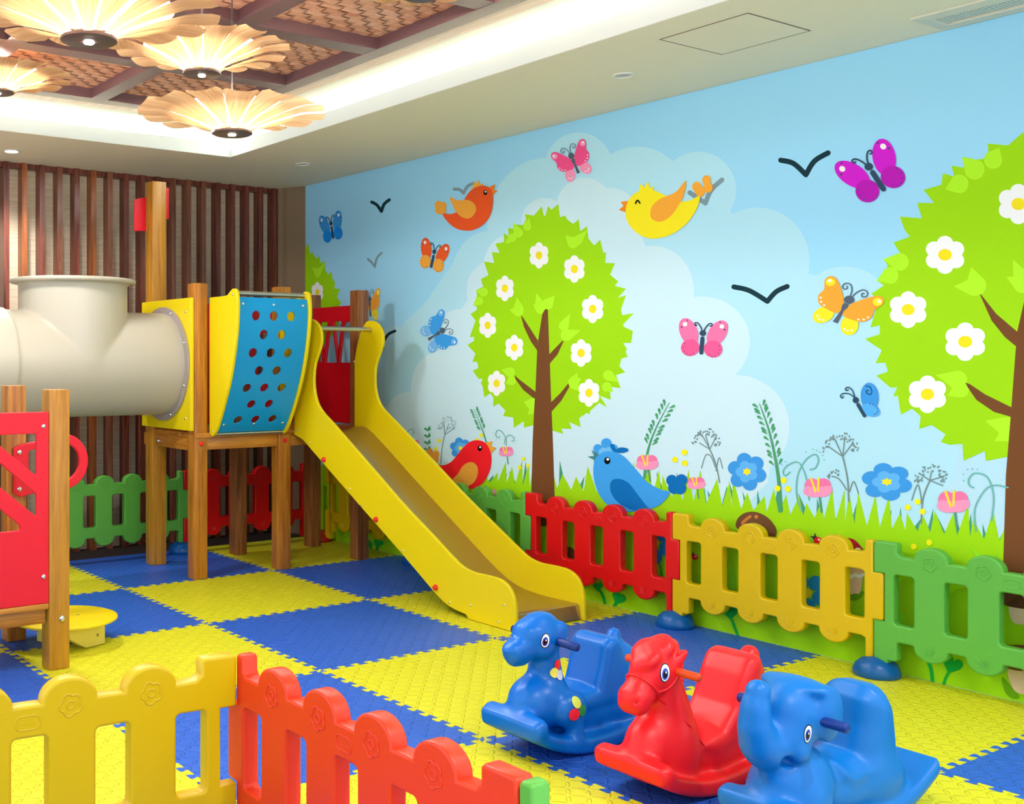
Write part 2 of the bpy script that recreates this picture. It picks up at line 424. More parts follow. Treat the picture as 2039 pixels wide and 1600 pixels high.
# ---------------------------------------------------------------- petal pendant lamps
def petal_mat():
    m = bpy.data.materials.new('petal_veneer'); m.use_nodes = True; nt = m.node_tree; L = nt.links
    for n in list(nt.nodes):
        if n.type == 'BSDF_PRINCIPLED': nt.nodes.remove(n)
    out = [n for n in nt.nodes if n.type == 'OUTPUT_MATERIAL'][0]
    at = nt.nodes.new('ShaderNodeAttribute'); at.attribute_name = 'grain'
    mp = nt.nodes.new('ShaderNodeMapping'); mp.inputs['Scale'].default_value = (.5, 26, 1)
    L.new(at.outputs['Vector'], mp.inputs[0])
    n = nt.nodes.new('ShaderNodeTexNoise'); n.inputs['Scale'].default_value = 2.2; n.inputs['Detail'].default_value = 5; n.inputs['Distortion'].default_value = .8
    L.new(mp.outputs[0], n.inputs['Vector'])
    cr = nt.nodes.new('ShaderNodeValToRGB'); cr.color_ramp.elements[0].color = rgb(224, 176, 122); cr.color_ramp.elements[1].color = rgb(244, 214, 168)
    cr.color_ramp.elements[0].position = .30; cr.color_ramp.elements[1].position = .62
    L.new(n.outputs['Fac'], cr.inputs[0])
    d = nt.nodes.new('ShaderNodeBsdfDiffuse'); t = nt.nodes.new('ShaderNodeBsdfTranslucent'); mx = nt.nodes.new('ShaderNodeMixShader')
    mx.inputs[0].default_value = .55
    L.new(cr.outputs[0], d.inputs[0]); L.new(cr.outputs[0], t.inputs[0]); L.new(d.outputs[0], mx.inputs[1]); L.new(t.outputs[0], mx.inputs[2]); L.new(mx.outputs[0], out.inputs[0])
    return m
PM = petal_mat()
def diff_mat():
    m = bpy.data.materials.new('diffuser_white'); m.use_nodes = True; nt = m.node_tree
    for n in list(nt.nodes):
        if n.type == 'BSDF_PRINCIPLED': nt.nodes.remove(n)
    out = [n for n in nt.nodes if n.type == 'OUTPUT_MATERIAL'][0]
    t = nt.nodes.new('ShaderNodeBsdfTranslucent'); t.inputs[0].default_value = (.98, .95, .9, 1)
    nt.links.new(t.outputs[0], out.inputs[0]); return m
DIF = diff_mat()
def petal(R, r0, ang, n_pet, rnd, lift=0.0, z0=.012, hgt=.095, tilt=0):
    vs = []; fs = []; gr = []; NU, NV = 12, 6
    w = math.pi/n_pet
    for i in range(NU+1):
        t = i/NU; r = r0+(R-r0)*t
        z = z0+hgt*(t**.75)-.018*max(0, t-.7)/.3+lift
        hw = w*(.70+.22*math.sin(min(t, .6)/.6*math.pi/2)+.10*max(0, t-.5))
        if t > .90: hw *= math.sqrt(max(.55, 1-((t-.90)/.15)**2))
        for j in range(NV+1):
            s_ = j/NV*2-1; a = ang+s_*hw
            zz = z+.010*t*(1-s_*s_)*-1+tilt*s_*t
            vs.append((r*math.cos(a), r*math.sin(a), zz)); gr.append((t*1.5+rnd, s_*hw*r*2.2+rnd*3, 0))
    for i in range(NU):
        for j in range(NV):
            a = i*(NV+1)+j; fs.append((a, a+1, a+NV+2, a+NV+1))
    me = bpy.data.meshes.new('petal'); me.from_pydata(vs, [], fs); me.update()
    at = me.attributes.new('grain', 'FLOAT_VECTOR', 'POINT'); at.data.foreach_set('vector', [c for g in gr for c in g])
    return me
def pendant(x, y, z, R, label, seed, spot):
    r = empty('pendant_lamp', (x, y, z), label, 'pendant lamp', 'wooden petal pendant lamps')
    rd = random.Random(seed); s_ = R/.35
    link('hub', MB().lathe([(.001, 0), (.07*s_, 0), (.076*s_, .003), (.076*s_, .010), (.001, .012)], (0, 0, 0), 40).mesh(), mat('hub_dark', rgb(92, 70, 64), .4), r, world=False, smooth=40)
    link('spotlight', MB().lathe([(.001, -.004), (.013*s_, -.004), (.015*s_, 0)], (0, 0, 0), 20).mesh(), mat('lamp_lit', (1, 1, 1, 1)), r, world=False)
    NP = 15; off = rd.random()
    for k in range(NP):
        link('petal', petal(R*(1+rd.uniform(-.015, .015)), .068*s_, 2*math.pi*(k+off)/NP+rd.uniform(-.02, .02), NP, rd.random()*9, lift=.004*(k % 2), tilt=rd.uniform(-.002, .006)), PM, r, world=False, smooth=True)
    dm = MB().lathe([(.066*s_, .020), (R*.35, .052), (R*.66, .092)], (0, 0, 0), 40)
    link('diffuser', dm.mesh(fix=False), DIF, r, world=False, smooth=True)
    # inner cone of upper petals that closes the top
    m = MB().lathe([(R*.36, .128), (R*.2, .134), (.02, .136)], (0, 0, 0), 34)
    link('top_shade', m.mesh(fix=False), mat('top_shade_wood', rgb(226, 180, 116), .6), r, world=False, smooth=True)
    link('bulb', MB().lathe([(.001, .035), (.022, .04), (.034, .062), (.024, .085), (.014, .1), (.014, .12)], (0, 0, 0), 24).mesh(), mat('bulb_lit', (1, 1, 1, 1), .3, emit=14, ecol=(1, .95, .86, 1)), r, world=False, smooth=True)
    link('cord', MB().tube([(0, 0, .13), (0, 0, 2.86-z)], .003, 8).mesh(), mat('cord_grey', rgb(90, 86, 90), .5), r, world=False, smooth=60)
    point_light('pendant_bulb', (x, y, z+.085), 46, r=.04); spot_light('pendant_spot', (x, y, z-.02), spot, 172, r=.16, blend=.15)
def at_depth(px, py, d):
    a = (px-PX0)/FPX; b = (PY0-py)/FPX
    return (CAM[0]+d*(_s+_c*a), CAM[1]+d*(_c-_s*a), CAM[2]+d*b)
LAMPS = [((177, 84), 2.96, .35, 14, 'nearest petal pendant lamp with a dark hub, overlapping the frame top'),
         ((462, 268), 4.25, .367, 46, 'lowest petal pendant lamp hanging in front of the tray corner'),
         ((402, 150), 3.6, .29, 30, 'petal pendant lamp just above the lowest one, its bottom hub glowing white'),
         ((-4, 186), 5.27, .35, 100, 'petal pendant lamp cut by the left edge of the photo'),
         ((840, -6), 4.1, .35, 36, 'petal pendant lamp of which only the bottom shows at the top edge')]
for i, ((px, py), d, R_, sp_, lb) in enumerate(LAMPS):
    x, y, z = at_depth(px, py, d); pendant(x, y, z, R_, lb, i+3, sp_)
# ---------------------------------------------------------------- printed mural
MYL, MYR = 1.139, -4.9
mural = empty('wall_mural', (2.0, -1.9, 0), 'large cartoon meadow wall mural with trees, birds and butterflies on the right wall', 'mural')
def sky_mat():
    m = bpy.data.materials.new('print_sky'); m.use_nodes = True; nt = m.node_tree; b = nt.nodes['Principled BSDF']; b.inputs['Roughness'].default_value = .7
    b.inputs['Specular IOR Level'].default_value = .15
    geo = nt.nodes.new('ShaderNodeNewGeometry'); sp = nt.nodes.new('ShaderNodeSeparateXYZ'); cr = nt.nodes.new('ShaderNodeValToRGB')
    mr = nt.nodes.new('ShaderNodeMapRange'); mr.inputs['From Max'].default_value = 2.635
    e = cr.color_ramp.elements; e[0].position = .3; e[0].color = rgb(186, 224, 240); e[1].position = 1; e[1].color = rgb(156, 216, 246)
    x = e.new(.62); x.color = rgb(162, 223, 252)
    nt.links.new(geo.outputs['Position'], sp.inputs[0]); nt.links.new(sp.outputs[2], mr.inputs[0]); nt.links.new(mr.outputs[0], cr.inputs[0]); nt.links.new(cr.outputs[0], b.inputs['Base Color'])
    return m
link('background', MB().box(1.997, 1.9995, MYR, MYL, 0.0, ZC-.001).mesh(), sky_mat(), mural)
def pm(c): return mat('print_%02x%02x%02x' % c, rgb(*c), .7, .15)
class Z:
    """photo crop: origin and zoom factor"""
    def __init__(s, x0, y0, k): s.x0, s.y0, s.k = x0, y0, k
    def __call__(s, P): return [(s.x0+x/s.k, s.y0+y/s.k) for x, y in P]
    def p(s, x, y): return (s.x0+x/s.k, s.y0+y/s.k)
O = Z(0, 0, 1.0); T1 = Z(1200, 500, 2.424); T2 = Z(600, 0, 2.909); T3 = Z(1300, 0, 2.759); T5 = Z(550, 500, 2.909)
T6 = Z(780, 820, 5.997); T7 = Z(920, 390, 3.267); T8 = Z(1700, 240, 2.286); T9 = Z(1200, 950, 2.430); T10 = Z(540, 320, 5.0); T11 = Z(600, 1050, 2.909)
class Art:
    def __init__(s, name, layer): s.name = name; s.L = layer; s.sub = 0; s.polys = []
    def poly(s, P, c, dl=None):
        if dl is None: dl = s.sub; s.sub += 1
        s.polys.append((P, c, dl)); return s
    def blob(s, P, c, dl=None, n=5): return s.poly([(v.x, v.y) for v in spline([(a, b, 0) for a, b in P], True, n)], c, dl)
    def ell(s, cx, cy, rx, ry, c, rot=0, dl=None, n=28):
        t = math.radians(rot); ct, st = math.cos(t), math.sin(t)
        return s.poly([(cx+rx*math.cos(a)*ct-ry*math.sin(a)*st, cy+rx*math.cos(a)*st+ry*math.sin(a)*ct) for a in [2*math.pi*i/n for i in range(n)]], c, dl)
    def stroke(s, P, w, c, dl=None, sm=True, taper=False, cap=True):
        Q = [Vector((v.x, v.y)) for v in (spline([(a, b, 0) for a, b in P], False, 6) if sm and len(P) > 2 else [Vector((a, b, 0)) for a, b in P])]
        k = len(Q); l = []; r = []
        for i in range(k):
            t = (Q[min(i+1, k-1)]-Q[max(i-1, 0)]); t = t.normalized() if t.length else Vector((1, 0)); nn = Vector((-t.y, t.x))
            ww = w/2*(1-(i/(k-1))*.85 if taper else 1)
            l.append(Q[i]+nn*ww); r.append(Q[i]-nn*ww)
        def cap_(q, n0, ww, sg):
            b = math.atan2(n0.y, n0.x); return [(q.x+ww*math.cos(b+sg*math.pi*i/6), q.y+ww*math.sin(b+sg*math.pi*i/6)) for i in range(1, 6)]
        e0 = cap_(Q[0], r[0]-Q[0], (r[0]-Q[0]).length, -1); e1 = cap_(Q[-1], l[-1]-Q[-1], (l[-1]-Q[-1]).length, -1)
        return s.poly([tuple(v) for v in l]+e1+[tuple(v) for v in r[::-1]]+e0, c, dl)
    def build(s, label=None): s.label = label; ARTS.append(s); return s
    def make(s):
        global LAY
        bm = bmesh.new(); cols = []
        for P, c, dl in sorted(s.polys, key=lambda q: q[2]):
            if c not in cols: cols.append(c)
            LAY += 1; X = 1.9968-.000004*LAY; Q = []
            for px, py in P:
                y, z = wall_pt(px, py); y = min(max(y, MYR), MYL); z = min(max(z, .001), ZC-.002)
                if not Q or abs(y-Q[-1][0])+abs(z-Q[-1][1]) > 2e-4: Q.append((y, z))
            if len(Q) < 3: continue
            tv, tf = tri2d(Q); vs = [bm.verts.new((X, y, z)) for y, z in tv]
            for f in tf: bm.faces.new([vs[q] for q in f[::-1]]).material_index = cols.index(c)
        me = bpy.data.meshes.new(s.name); bm.to_mesh(me); bm.free()
        o = link(s.name, me, [pm(c) for c in cols], mural)
        if s.label: o['label'] = s.label
ARTS = []; LAY = 0
# clouds
CA = (180, 228, 244); CB = (206, 235, 244)
a = Art('cloud', 1)
for e in ((1153, 330, 67, 66), (1270, 390, 99, 98), (1391, 378, 76, 76), (1510, 520, 103, 107), (1683, 620, 95, 90), (1090, 450, 119, 136), (975, 550, 75, 90), (925, 625, 77, 76), (840, 690, 48, 68), (785, 676, 26, 27), (1700, 880, 208, 210)): a.ell(*e, CA, dl=0, n=48)
a.poly([(770, 690), (800, 650), (850, 600), (905, 520), (975, 460), (1100, 335), (1153, 300), (1215, 306), (1336, 319), (1400, 340), (1458, 425), (1550, 470), (1610, 545), (1680, 560), (1750, 640), (1900, 750), (1880, 1040), (1300, 1040), (760, 980)], CA, 0)
a.build('mid blue cloud behind the trees')
a = Art('cloud', 2)
for e in ((1085, 440, 46, 46), (1165, 412, 56, 58), (1215, 440, 62, 66), (1300, 580, 83, 91), (1400, 680, 94, 90), (1465, 850, 108, 104), (1010, 535, 47, 66), (985, 577, 55, 60), (915, 670, 50, 55), (880, 772, 61, 74), (815, 842, 51, 62)): a.ell(*e, CB, dl=0, n=48)
a.poly([(790, 840), (830, 780), (860, 700), (900, 640), (960, 560), (1060, 420), (1165, 380), (1250, 400), (1290, 500), (1383, 620), (1456, 741), (1540, 830), (1530, 960), (1480, 1010), (1380, 960), (1260, 1010), (900, 1000), (770, 960)], CB, 0)
a.build('pale cloud behind the middle tree')
# gulls
DK = (15, 50, 62); GR = (127, 155, 165)
G2 = [(T3([(705, 880), (775, 898), (843, 960)]), T3([(843, 960), (890, 885), (965, 840)]), 10.5, DK, 'dark gull stroke beside the purple butterfly'),
      (T1([(635, 172), (710, 190), (797, 242)]), T1([(797, 242), (840, 195), (893, 170)]), 10, DK, 'dark gull stroke left of the orange butterfly'),
      (T2([(410, 1170), (440, 1187), (466, 1224)]), T2([(466, 1224), (482, 1182), (512, 1157)]), 6.2, DK, 'dark gull stroke above the grey one'),
      (T2([(388, 1500), (410, 1520), (428, 1545)]), T2([(428, 1545), (440, 1495), (467, 1464)]), 4.5, GR, 'grey gull stroke below the blue butterfly'),
      (T2([(888, 1095), (918, 1098), (942, 1118)]), T2([(942, 1118), (965, 1080), (1000, 1060)]), 6.5, GR, 'grey gull stroke behind the orange bird'),
      (T3([(205, 1058), (245, 1085), (291, 1116)]), T3([(291, 1116), (322, 1045), (382, 988)]), 9.5, GR, 'grey gull stroke behind the yellow bird'),
      (T5([(560, 600), (590, 580), (620, 560)]), T5([(610, 545), (650, 483), (690, 462)]), 5.6, DK, 'dark gull stroke half hidden by the slide')]
for A_, B_, w, c, lb in G2:
    a = Art('gull', 3); a.stroke(A_, w, c, 0); a.stroke(B_, w, c, 0); a.build(lb)
# trees
LG = (178, 240, 40); CG = (160, 218, 12); TB = (115, 70, 35)
def leaf(a, z, tip, c, r, col=LG):
    tx, ty = z.p(*tip); cx, cy = z.p(*c); r = r/z.k; d = math.hypot(tx-cx, ty-cy); ux, uy = (tx-cx)/d, (ty-cy)/d; P = [(tx, ty)]
    for i in range(13):
        t = math.radians(70+220*i/12); P.append((cx+r*(ux*math.cos(t)-uy*math.sin(t)), cy+r*(uy*math.cos(t)+ux*math.sin(t))))
    a.poly(P, col, 2)
def daisy(a, z, cx, cy, rx, ry):
    x, y = z.p(cx, cy); rx /= z.k; ry /= z.k
    for k in range(6):
        t = math.radians(90+60*k); a.ell(x+.60*rx*math.cos(t), y-.60*ry*math.sin(t), .40*rx, .42*ry, (247, 246, 245), dl=5+k, n=20)
    a.ell(x, y, .6*rx, .6*ry, (247, 246, 245), dl=4); a.ell(x, y, .33*rx, .31*ry, (248, 226, 30), dl=12)
a = Art('tree', 6.5)
a.poly(T7([(412,118),(470,128),(522,68),(535,130),(546,128),(562,66),(585,90),(630,52),(640,138),(672,128),(690,155),(725,182),(762,152),(772,228),(815,197),(825,275),(862,322),(902,285),(922,370),(940,366),(935,435),(998,438),(967,512),(1020,556),(997,585),(1070,603),(1018,662),(1070,645),(1037,740),(1045,775),(1122,762),(1052,835),(1055,850),(1115,878),(1103,955),(1052,957),(1076,993),(1068,1015),(1082,1045),(1040,1058),(1028,1108),(1065,1146),(1005,1165),(1035,1250),(965,1240),(970,1325),(900,1300),(948,1375),(895,1345),(835,1400),(835,1422),(815,1410),(765,1445),(775,1503),(700,1470),(717,1515),(650,1512),(662,1547),(590,1525),(470,1490),(405,1507),(405,1465),(340,1508),(335,1440),(270,1430),(285,1395),(240,1350),(205,1370),(207,1310),(187,1283),(148,1310),(135,1232),(125,1222),(135,1188),(110,1190),(72,1135),(110,1118),(100,1078),(70,1080),(90,1025),(38,970),(82,940),(80,915),(52,918),(90,810),(57,768),(100,740),(95,715),(75,710),(100,650),(95,612),(140,590),(125,540),(175,515),(145,425),(212,437),(197,365),(248,370),(218,310),(275,300),(275,240),(305,262),(303,207),(345,215),(335,185),(400,190),(420,150)]), CG, 0)
for tip, c, r in (((440,140),(428,200),26),((333,172),(370,240),30),((285,312),(330,272),27),((93,613),(142,625),30),((75,710),(115,682),27),((360,658),(370,735),33),((310,740),(370,750),33),((487,630),(512,722),36),((607,648),(560,703),36),((465,705),(515,735),33),((706,765),(665,845),33),((775,873),(682,905),38),((675,256),(725,303),37),((820,222),(755,288),31),((258,1130),(316,1146),32),((285,1222),(325,1202),29),((752,1148),(728,1210),34),((778,1185),(728,1215),34),((765,1270),(730,1222),32),((1020,1210),(955,1166),34),((985,1273),(945,1242),32),((405,1340),(458,1352),38),((432,1420),(472,1385),34)): leaf(a, T7, tip, c, r)
a.poly([(1086.5,615),(1092,616),(1095,705),(1096,724),(1098.5,800),(1099.5,818.5),(1102,880),(1105.5,985),(1106,1030),(1100,1042),(1085,1048),(1068,1044),(1059,1032),(1059,980),(1061.5,880),(1064,821.6),(1067,778.7),(1070.6,696),(1072.4,677.7),(1080.7,625)], TB, 3)
for P in ([(386,775),(400,790),(497,940),(492,1005),(450,945),(405,850)], [(665,942),(655,942),(570,1030),(572,1092),(625,1030)], [(345,1165),(375,1192),(480,1272),(482,1318),(465,1312),(400,1260),(350,1190)], [(695,1218),(702,1240),(650,1330),(584,1404),(581,1342),(640,1285)]): a.poly(T7(P), TB, 3)
for cx, cy, rx, ry in ((504,386,66,84),(734,475,72,88),(282,601,62,82),(853,735,75,90),(170,841,60,80),(343,986,63,82),(778,1021,73,88),(228,1218,61,81),(829,1280,73,89)): daisy(a, T7, cx, cy, rx, ry)
a.build('green round tree with white flowers in the middle of the mural')
a = Art('tree', 6.5)
a.poly(T8([(775,52),(705,113),(612,105),(617,172),(558,178),(500,165),(505,215),(447,205),(460,255),(408,240),(400,293),(320,315),(368,375),(290,375),(313,445),(212,437),(235,500),(258,528),(183,555),(215,605),(137,632),(155,655),(155,670),(107,728),(140,750),(82,787),(115,820),(100,870),(78,942),(120,932),(120,972),(53,993),(130,1045),(102,1103),(145,1102),(158,1142),(105,1160),(170,1215),(200,1213),(182,1255),(203,1252),(217,1338),(268,1310),(307,1345),(300,1403),(357,1385),(420,1427),(398,1462),(440,1475),(497,1470),(502,1547),(600,1503),(603,1548),(700,1530),(850,1550)]+[(825+(520+(34 if k % 2 else -34))*math.sin(math.radians(172-8*k)), 790-(790+(34 if k % 2 else -34))*math.cos(math.radians(172-8*k))) for k in range(20)]+[(860,18)]), CG, 0)
for tip, c, r in (((665,123),(637,178),42),((495,167),(552,222),46),((418,313),(482,288),43),((135,632),(213,643),40),((107,728),(168,705),38),((537,666),(560,750),46),((457,754),(552,756),42),((727,632),(775,738),46),((697,712),(770,745),40),((376,1157),(476,1180),43),((430,1252),(490,1222),38),((601,1365),(698,1392),44),((643,1458),(715,1418),42)): leaf(a, T8, tip, c, r)
a.poly([(2050,560),(2075,560),(2088,700),(2098,940),(2118,1190),(2085,1225),(2045,1212),(2010,1205),(1997,1180),(2004,945),(2013,835),(2026,662),(2039,605)], TB, 3)
for P in ([(575,788),(585,795),(652,880),(749,962),(742,1028),(690,985),(630,910)], [(510,1192),(530,1198),(600,1245),(722,1305),(717,1347),(640,1325),(560,1270),(522,1215)]): a.poly(T8(P), TB, 3)
for cx, cy, rx, ry in ((418,611,95,85),(250,860,90,82),(510,1006,98,86),(338,1245,92,84),(752,380,97,90)): daisy(a, T8, cx, cy, rx, ry)
a.build('green tree with white flowers at the right edge')
a = Art('tree', 6.5)
a.poly(T10([(330,900),(342,870),(375,818),(388,925),(413,905),(425,935),(458,975),(488,940),(495,1020),(535,995),(542,1085),(575,1135),(605,1100),(620,1200),(640,1190),(635,1270),(688,1275),(660,1360),(705,1410),(680,1440),(700,1560),(640,1700),(560,1800),(450,1900),(330,1950)]), CG, 0)
a.blob(T10([(415,1058),(455,1072),(500,1050),(535,1018),(515,1090),(490,1140),(460,1162),(438,1130)]), LG, 2, 3)
daisy(a, T10, 464, 1308, 62, 100); a.build('part of a green tree at the far left corner')
# butterflies
def bfly_a(name, cx, cy, w, h, tilt, cu, cl, label):
    a = Art('butterfly', 12); t = math.radians(tilt)
    def P(x, y): return (cx+w*(x*math.cos(t)+y*math.sin(t)), cy-h*(y*math.cos(t)-x*math.sin(t)))
    def E(x, y, rx, ry, rot, c, dl, n=26):
        r = math.radians(rot); pts = []
        for i in range(n):
            q = 2*math.pi*i/n; u, v = rx*math.cos(q), ry*math.sin(q); pts.append(P(x+u*math.cos(r)-v*math.sin(r), y+u*math.sin(r)+v*math.cos(r)))
        a.poly(pts, c, dl)
    NV = (48, 72, 98)
    for s in (-1, 1):
        E(.56*s, .34, .35, .62, -22*s, cu, 0); E(.45*s, -.36, .36, .38, 14*s, cl, 1)
        E(.72*s, .66, .09, .10, 0, (245, 240, 240), 3, 14); E(.64*s, .84, .035, .035, 0, NV, 3, 8); E(.84*s, .52, .04, .04, 0, NV, 3, 8)
        for k in range(6):
            q = math.radians(30-32*k) if s > 0 else math.radians(150+32*k)
            E(.46*s+.25*math.cos(q), -.36+.33*math.sin(q), .025, .025, 0, NV, 3, 7)
        A = [(.03, .38), (.10, .58), (.22, .74), (.33, .74), (.32, .64), (.26, .65)]
        a.stroke([P(x*s, y) for x, y in A], w*.05, NV, 4)
    E(0, .31, .13, .13, 0, NV, 5, 16); a.stroke([P(0, .08), P(0, -.55)], w*.16, NV, 5, sm=False)
    a.build(label)
bfly_a('b', 662, 455, 24, 34, -12, (61, 152, 225), (20, 145, 238), 'blue butterfly above the left tree')
bfly_a('b', 864, 512, 30, 36, 14, (235, 90, 38), (243, 168, 60), 'orange and red butterfly near the middle tree')
bfly_a('b', 1400, 677, 51, 45, 4, (249, 118, 168), (250, 92, 150), 'pink butterfly right of the middle tree')
bfly_a('b', 1742, 348, 66, 60, -31, (211, 28, 206), (186, 22, 180), 'purple butterfly left of the right tree')
def bfly_b(cx, cy, w, h, tilt, cu, cl, label, cs=(255, 255, 255)):
    a = Art('butterfly', 12); t = math.radians(tilt); NV = (84, 98, 112)
    def P(x, y): return (cx+w*(x*math.cos(t)+y*math.sin(t)), cy-h*(y*math.cos(t)-x*math.sin(t)))
    def E(x, y, rx, ry, rot, c, dl, n=26):
        r = math.radians(rot); a.poly([P(x+u*math.cos(r)-v*math.sin(r), y+u*math.sin(r)+v*math.cos(r)) for u, v in [(rx*math.cos(2*math.pi*i/n), ry*math.sin(2*math.pi*i/n)) for i in range(n)]], c, dl)
    for s in (-1, 1):
        E(.44*s, -.52, .27, .36, 22*s, cl, 0); a.blob([P(x*s, y) for x, y in ((.05, -.18), (.12, .2), (.45, .62), (.72, .85), (.92, .82), (.98, .62), (.85, .32), (.90, .05), (.74, -.22), (.40, -.30), (.15, -.30))], cu, 1)
        E(.80*s, .64, .145, .145, 0, cl, 3, 18); E(.84*s, .68, .055, .055, 0, (255, 255, 255), 4, 12)
        for x, y in ((.80, .0), (.72, -.13), (.58, -.20), (.48, -.72), (.58, -.64), (.36, -.70)): E(x*s, y, .035, .035, 0, (255, 255, 255), 4, 9)
        A = [(.03, .42), (.08, .66), (.22, .84), (.38, .80), (.40, .66), (.30, .60), (.24, .68), (.29, .73)]
        a.stroke([P(x*s, y) for x, y in A], w*.035, NV, 4)
    E(0, .32, .155, .155, 0, NV, 5, 18)
    a.poly([P(-.07, .16), P(.07, .16), P(.10, .05), P(.04, -.15), P(.08, -.62), P(-.08, -.62), P(-.04, -.15), P(-.10, .05)], NV, 5)
    a.build(label)
bfly_b(1144, 322, 38, 40, -24, (243, 80, 142), (249, 152, 190), 'pink butterfly with pale spots near the top of the cloud')
bfly_b(873, 664, 34, 40, 62, (62, 160, 236), (122, 188, 246), 'blue butterfly flying right beside the middle tree')
bfly_b(1683, 612, 66, 54, 27, (243, 166, 52), (250, 230, 40), 'orange and yellow butterfly touching the right tree')
bfly_b(738, 607, 22, 36, -4, (243, 166, 52), (250, 230, 40), 'small orange and yellow butterfly half hidden by a post')
a = Art('butterfly', 12); NV = (38, 72, 95)
a.ell(*T1.p(1293, 702), 43/2.424, 68/2.424, (61, 152, 225), -4); a.ell(*T1.p(1298, 766), 47/2.424, 30/2.424, (85, 175, 240), 20)
a.stroke(T1([(1237, 740), (1268, 793)]), 17/2.424, NV, 3); a.ell(*T1.p(1226, 718), 15/2.424, 15/2.424, NV, dl=3)
a.stroke(T1([(1222, 708), (1210, 672), (1190, 656), (1176, 662), (1180, 672), (1190, 668)]), 2.2, NV, 3); a.stroke(T1([(1220, 706), (1195, 688), (1165, 686), (1152, 698), (1160, 708), (1166, 700)]), 2.2, NV, 3)
a.stroke(T1([(1275, 650), (1295, 655), (1304, 675), (1298, 690), (1282, 686), (1276, 674), (1288, 672)]), 1.9, (30, 60, 90), 3)
for x, y in ((1296, 736), (1310, 740), (1321, 748), (1330, 757), (1332, 770), (1327, 781), (1316, 786)): a.ell(*T1.p(x, y), 1.3, 1.3, NV, dl=3, n=7)
a.build('small blue butterfly seen from the side')
# birds
def eye(a, z, x, y, rx, ry):
    px, py = z.p(x, y); a.ell(px, py, rx/z.k, ry/z.k, (0, 0, 0), dl=6); a.ell(px+rx*.15/z.k, py-ry*.38/z.k, rx*.42/z.k, ry*.36/z.k, (255, 255, 255), dl=7)
OR = (243, 168, 60)
a = Art('bird', 13)
a.ell(*T2.p(800, 1188), 22/2.909, 25/2.909, OR, dl=0); a.ell(*T2.p(829, 1188), 17/2.909, 18/2.909, OR, dl=0); a.ell(*T2.p(812, 1218), 32/2.909, 24/2.909, OR, dl=0)
a.poly(T2([(1083, 1088), (1128, 1067), (1120, 1100), (1142, 1105), (1108, 1135)]), (245, 130, 30), 0)
a.poly(T2([(985, 1092), (1003, 1078), (1000, 1050), (1022, 1064), (1033, 1039), (1040, 1068), (1062, 1062), (1040, 1095)]), OR, 0)
a.blob(T2([(825, 1238), (880, 1238), (935, 1205), (952, 1150), (990, 1100), (1050, 1075), (1098, 1090), (1115, 1140), (1107, 1225), (1072, 1288), (1012, 1328), (960, 1336), (900, 1322), (850, 1282)]), (235, 86, 34), 1)
a.blob(T2([(865, 1141), (910, 1160), (970, 1158), (1008, 1182), (1016, 1222), (985, 1262), (940, 1260), (900, 1225), (880, 1185)]), OR, 3)
eye(a, T2, 1071, 1116, 11, 15); a.build('orange bird flying left of the middle tree')
a = Art('bird', 13); YB = (251, 232, 32); WB = (248, 170, 55)
for x, y, r in ((300, 990, 24), (246, 1026, 25), (308, 1030, 26), (265, 1052, 26)): a.ell(*T3.p(x, y), r/2.759, (r+3)/2.759, WB, dl=0)
a.poly(T3([(230, 1050), (300, 1050), (258, 1090)]), WB, 0)
a.poly(T2([(1900, 1163), (1855, 1170), (1872, 1193), (1843, 1216), (1895, 1233)]), (240, 140, 35), 0)
a.poly([(1273, 385), (1277, 365), (1285, 374), (1292, 361), (1295, 374), (1304, 371), (1297, 390)], YB, 0)
a.blob([(1395, 391), (1372, 400), (1345, 400), (1322, 387), (1295, 377), (1266, 385), (1251, 404), (1248, 430), (1258, 452), (1280, 470), (1305, 475), (1338, 467), (1368, 446), (1388, 418)], YB, 1)
a.blob(T3([(184, 993), (182, 1045), (160, 1105), (110, 1180), (60, 1215), (20, 1214), (-8, 1190), (0, 1135), (45, 1092), (130, 1055)]), WB, 3)
a.stroke(T2([(1942, 1178), (1947, 1166), (1956, 1162), (1966, 1176)]), 3.4, (0, 0, 0), 6); a.build('yellow bird flying left with raised orange wing')
a = Art('bird', 13)
a.poly(T6([(1120, 370), (1213, 347), (1198, 405), (1258, 428), (1190, 500)]), OR, 0)
a.blob(T6([(480, 600), (570, 628), (640, 632), (720, 592), (790, 515), (870, 415), (950, 352), (1030, 335), (1110, 355), (1168, 418), (1196, 500), (1200, 590), (1180, 700), (1120, 820), (1040, 890), (960, 915), (850, 905), (700, 830), (560, 720)]), (250, 30, 38), 1)
a.blob(T6([(740, 800), (800, 740), (850, 655), (900, 612), (960, 597), (1010, 620), (1040, 680), (1030, 770), (990, 840), (920, 885), (850, 903), (740, 880)]), OR, 3)
a.stroke(T6([(941, 880), (938, 1010)]), 1.4, (20, 20, 20), 0); a.stroke(T6([(995, 880), (1000, 920)]), 1.4, (20, 20, 20), 0)
eye(a, T6, 1063, 432, 27, 35); a.build('red bird standing behind the slide and the fence')
a = Art('bird', 13); BB = (62, 162, 236); BD = (0, 110, 184)
for x, y, r in ((338, 1105, 27), (385, 1103, 28), (350, 1140, 30), (378, 1142, 30)): a.ell(*T1.p(x, y), r/2.424, r/2.424, BD, dl=0)
for x, y, r, c in ((1868, 1142, 26, BB), (1917, 1112, 30, BB), (1955, 1145, 30, BB), (1893, 1160, 20, (110, 190, 245)), (1930, 1155, 22, (110, 190, 245))): a.ell(*T5.p(x, y), r/2.909, r/2.909, c, dl=0 if c == BB else 1)
a.blob(T5([(1940, 1120), (1960, 1118), (1975, 1145), (2000, 1135), (2036, 1140), (2046, 1152), (2020, 1166), (1975, 1165), (1950, 1150)]), BD, 2)
